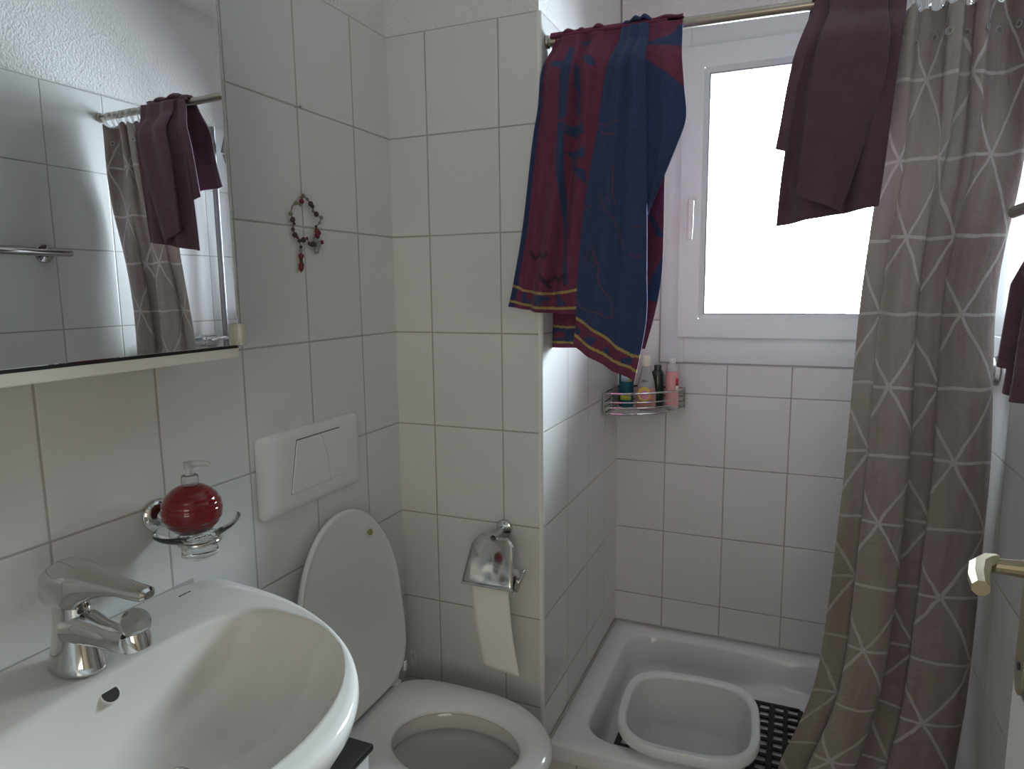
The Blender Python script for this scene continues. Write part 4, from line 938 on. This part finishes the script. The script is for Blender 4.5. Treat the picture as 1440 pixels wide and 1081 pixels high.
for j in range(nv + 1):
    for i in range(nu + 1): UV.append((i / nu * WIDTH * 1.12 + .035, rows[j][i][2]))
ob = MB().rings(rows, close=False).build('fabric', M['curtain'], cur, sharp=180)
uvl = ob.data.uv_layers.new(name='UVMap')
for lp in ob.data.loops: uvl.data[lp.index].uv = UV[lp.vertex_index]
for k in range(8):
    s = (k + .5) / 8; i = int(s * nu); p = rows[5][i]; q_ = rows[5][min(nu, i + 3)]
    nrm = Vector((q_[1] - p[1], -(q_[0] - p[0]), 0)).normalized()
    if nrm.y > 0: nrm = -nrm
    MB().lathe([(.0045, -.001), (.0075, -.001), (.0078, .0006), (.0045, .0008), (.0045, -.001)], Vector(p) + nrm * .0008, nrm, 20).build('eyelet', M['frost_plastic'], cur)

# rings: one built, the others copied
def ring_pts():
    return [(0, .0205 * math.cos(t), -.0075 + .0235 * math.sin(t)) for t in arc(29, 0, 2 * PI)[:-1]]
ring0 = None
NR = 11
for k in range(NR):
    x = lerp(1.178, 1.362, k / (NR - 1)) + .004 * math.sin(k * 5)
    loc = (x, RY, rod_z(x) - .006)
    if ring0 is None:
        ring0 = MB().tube(ring_pts(), .0021, 8, True).build('curtain_ring', M['clear_plastic'], origin=(0, 0, 0)); o = ring0
    else:
        o = ring0.copy(); COL.objects.link(o)
    o.location = loc; o.rotation_euler = (0, 0, .25 * math.sin(k * 2.3))
    tag(o, 'one of the clear plastic rings holding the shower curtain on the rod', 'curtain ring', 'clear curtain rings on the shower rod')

# ------------------------------------------------------------------ right wall: towel rail, plum hand towel, mixer, riser rail
rail = thing('towel_rail', 'chrome towel rail on the right wall, seen in the mirror', 'towel rail', (XR - .05, -.35, 1.57))
RX, RZ = XR - .068, 1.576
MB().tube([(RX, -.148, RZ), (RX, -.545, RZ)], .0105, 20).build('bar', M['chrome'], rail)
for y in (-.188, -.505):
    MB().lathe([(0, .0005), (.027, .0005), (.0285, .004), (.026, .009), (.012, .012), (.009, .016), (.009, .068), (0, .068)], (XR, y, RZ), (-1, 0, 0), 32).build('rosette', M['chrome'], rail)
ht = thing('hand_towel', 'dark plum hand towel bunched on the towel rail at right picture edge', 'towel', (RX, -.46, 1.30))
rows = []
for j in range(60):
    v = j / 59; row = []
    for i in range(41):
        u = i / 40; y = lerp(-.512 + .044 * v, -.546, u); 
        row.append((RX - .0165 - .042 * min(1, v * 2.2) + .010 * math.sin(u * 14 + v) * (.3 + v), y, RZ - .258 * v - .014 * v * math.sin(u * 2.2) + .025 * v * (1 - u) ** 3 * 0))
    rows.append(row)
back = []
for j in range(40):
    v = j / 39; back.append([(RX + .0165 + .006 * v + .006 * math.sin(u * 13) * v, lerp(-.512, -.546, u), RZ - .22 * v) for u in arc(41, 0, 1)])
over = [[(RX + .0165 * math.cos(a), lerp(-.512, -.546, u), RZ + .0165 * math.sin(a)) for u in arc(41, 0, 1)] for a in arc(9, 0, PI)]
MB().rings(back[::-1] + over[1:-1] + rows, close=False).build('front_flap', M['plum'], ht, solid=.008, sharp=180)
R = [[(x - .010, y + .006 - .02 * math.sin(k / 40 * PI) * 0, z - .0) for k, (x, y, z) in enumerate(r[:24])] for r in rows[2:52]]
MB().rings(R, close=False).build('folded_layer', M['plum'], ht, solid=.008, sharp=180)

mx = thing('shower_mixer', 'chrome shower mixer on the right wall, mostly hidden behind the curtain', 'shower mixer', (XR - .04, .27, 1.26))
for y in (.167, .317):
    MB().lathe([(0, .0005), (.031, .0005), (.032, .003), (.029, .010), (.016, .014), (.014, .030), (0, .030)], (XR, y, 1.270), (-1, 0, 0), 32).build('rosette', M['chrome_dark'], mx)
MB().tube([(XR - .048, .150, 1.270), (XR - .048, .335, 1.270)], .021, 24).build('body', M['chrome'], mx)
MB().tube([(XR - .048, .336, 1.270), (XR - .048, .395, 1.270)], [.0265, .0255], 24).build('knob', M['chrome'], mx)
MB().tube([(XR - .052, .37, 1.270), (XR - .10, .375, 1.280), (XR - .135, .377, 1.284)], [.009, .008, .007], 12).build('lever', M['chrome'], mx)
M['riser'] = pbr('dark_steel', (.20, .20, .205), .35, metal=1.)
rs = thing('shower_riser', 'vertical dark chrome shower rail with hand shower, seen in the mirror', 'shower rail', (XR - .05, .480, 1.20))
MB().tube([(XR - .055, .452, 1.21), (XR - .055, .452, 2.07)], .0115, 20).build('pole', M['riser'], rs)
for z in (1.22, 2.05): MB().lathe([(0, .0005), (.02, .0005), (.02, .01), (.012, .014), (.012, .055), (0, .056)], (XR, .452, z), (-1, 0, 0), 24).build('bracket', M['riser'], rs)
hs = MB().tube([(XR - .075, .485, 1.98), (XR - .10, .480, 2.03), (XR - .14, .475, 2.075)], [.012, .013, .016], 14).lathe([(0, 0), (.030, 0), (.034, .006), (.030, .020), (.014, .030), (0, .031)], (XR - .165, .47, 2.062), (.75, .1, .62), 28)
hs.build('hand_shower', M['riser'], rs)
hose = [(XR - .075, .485, 1.975), (XR - .085, .53, 1.80), (XR - .075, .56, 1.5), (XR - .06, .55, 1.15), (XR - .055, .45, 1.02), (XR - .05, .30, 1.10), (XR - .048, .26, 1.235)]
hp_ = []
for k in range(61):
    s = k / 60 * (len(hose) - 1); i = min(int(s), len(hose) - 2); f = s - i
    P = [Vector(hose[max(0, min(len(hose) - 1, i + d))]) for d in (-1, 0, 1, 2)]
    hp_.append(.5 * (2*P[1] + (P[2]-P[0])*f + (2*P[0]-5*P[1]+4*P[2]-P[3])*f*f + (3*P[1]-P[0]-3*P[2]+P[3])*f**3))
MB().tube(hp_, .0065, 12).build('hose', M['riser'], rs)

# ------------------------------------------------------------------ light: overcast sky through the window, an added warm fill light in the hall
W = bpy.data.worlds.new('overcast_sky'); S.world = W; W.use_nodes = True
N, L = W.node_tree.nodes, W.node_tree.links
bg = N['Background']; bg.inputs['Color'].default_value = (.77, .895, 1.0, 1)
tc = N.new('ShaderNodeTexCoord'); vm = N.new('ShaderNodeVectorMath'); vm.operation = 'DOT_PRODUCT'; L.new(tc.outputs['Generated'], vm.inputs[0])
vm.inputs[1].default_value = Vector(SUN).normalized()
sky = mnode(N, L, 'POWER', mnode(N, L, 'MAXIMUM', vm.outputs['Value'], 0.), 4.)
L.new(mnode(N, L, 'MULTIPLY', mnode(N, L, 'ADD', mnode(N, L, 'MULTIPLY', sky, GLOW), 1.), SKY), bg.inputs['Strength'])
pl = bpy.data.lights.new('window_portal', 'AREA'); pl.shape = 'RECTANGLE'; pl.size = GX1 - GX0; pl.size_y = GZ1 - GZ0; pl.cycles.is_portal = True
po_ = bpy.data.objects.new('window_portal', pl); COL.objects.link(po_); po_.location = ((GX0 + GX1) / 2, D + .02, (GZ0 + GZ1) / 2); po_.rotation_euler = (-PI / 2, 0, 0)
hl = bpy.data.lights.new('hall_fill', 'AREA'); hl.shape = 'RECTANGLE'; hl.size = 1.1; hl.size_y = 1.2; hl.energy = HALL; hl.color = (1., .925, .79)  # unseen fill added behind the camera to lift the curtain and tiled walls
ho = bpy.data.objects.new('hall_fill', hl); COL.objects.link(ho); ho.location = (1.45, -3.25, 1.5); ho.rotation_euler = (PI / 2, 0, 0)

# ------------------------------------------------------------------ camera
cam = bpy.data.cameras.new('camera'); co = bpy.data.objects.new('camera', cam); COL.objects.link(co)
yaw, pitch, roll = .3994, -.1409, -.0109
fw = Vector((-math.sin(yaw) * math.cos(pitch), math.cos(yaw) * math.cos(pitch), math.sin(pitch)))
r0 = Vector((math.cos(yaw), math.sin(yaw), 0)); u0 = r0.cross(fw); rt = r0 * math.cos(roll) + u0 * math.sin(roll); up = rt.cross(fw)
co.matrix_world = Matrix(((rt.x, up.x, -fw.x, 1.0041), (rt.y, up.y, -fw.y, -1.5751), (rt.z, up.z, -fw.z, 1.4571), (0, 0, 0, 1)))
cam.sensor_width = 36; cam.lens = 955.6345 / 1440 * 36; cam.clip_start = .02
S.camera = co
S.view_settings.view_transform = 'Standard'; S.view_settings.look = 'None'; S.view_settings.exposure = EXPO; S.view_settings.gamma = 1; S.view_settings.use_curve_mapping = False
cy = S.cycles
cy.use_denoising = True; cy.max_bounces = 14; cy.diffuse_bounces = 8; cy.glossy_bounces = 6; cy.transmission_bounces = 10; cy.transparent_max_bounces = 12
cy.sample_clamp_indirect = 6.; cy.caustics_reflective = False; cy.caustics_refractive = False; cy.blur_glossy = .3
for o in bpy.data.objects:
    if '_o' in o.keys(): del o['_o']
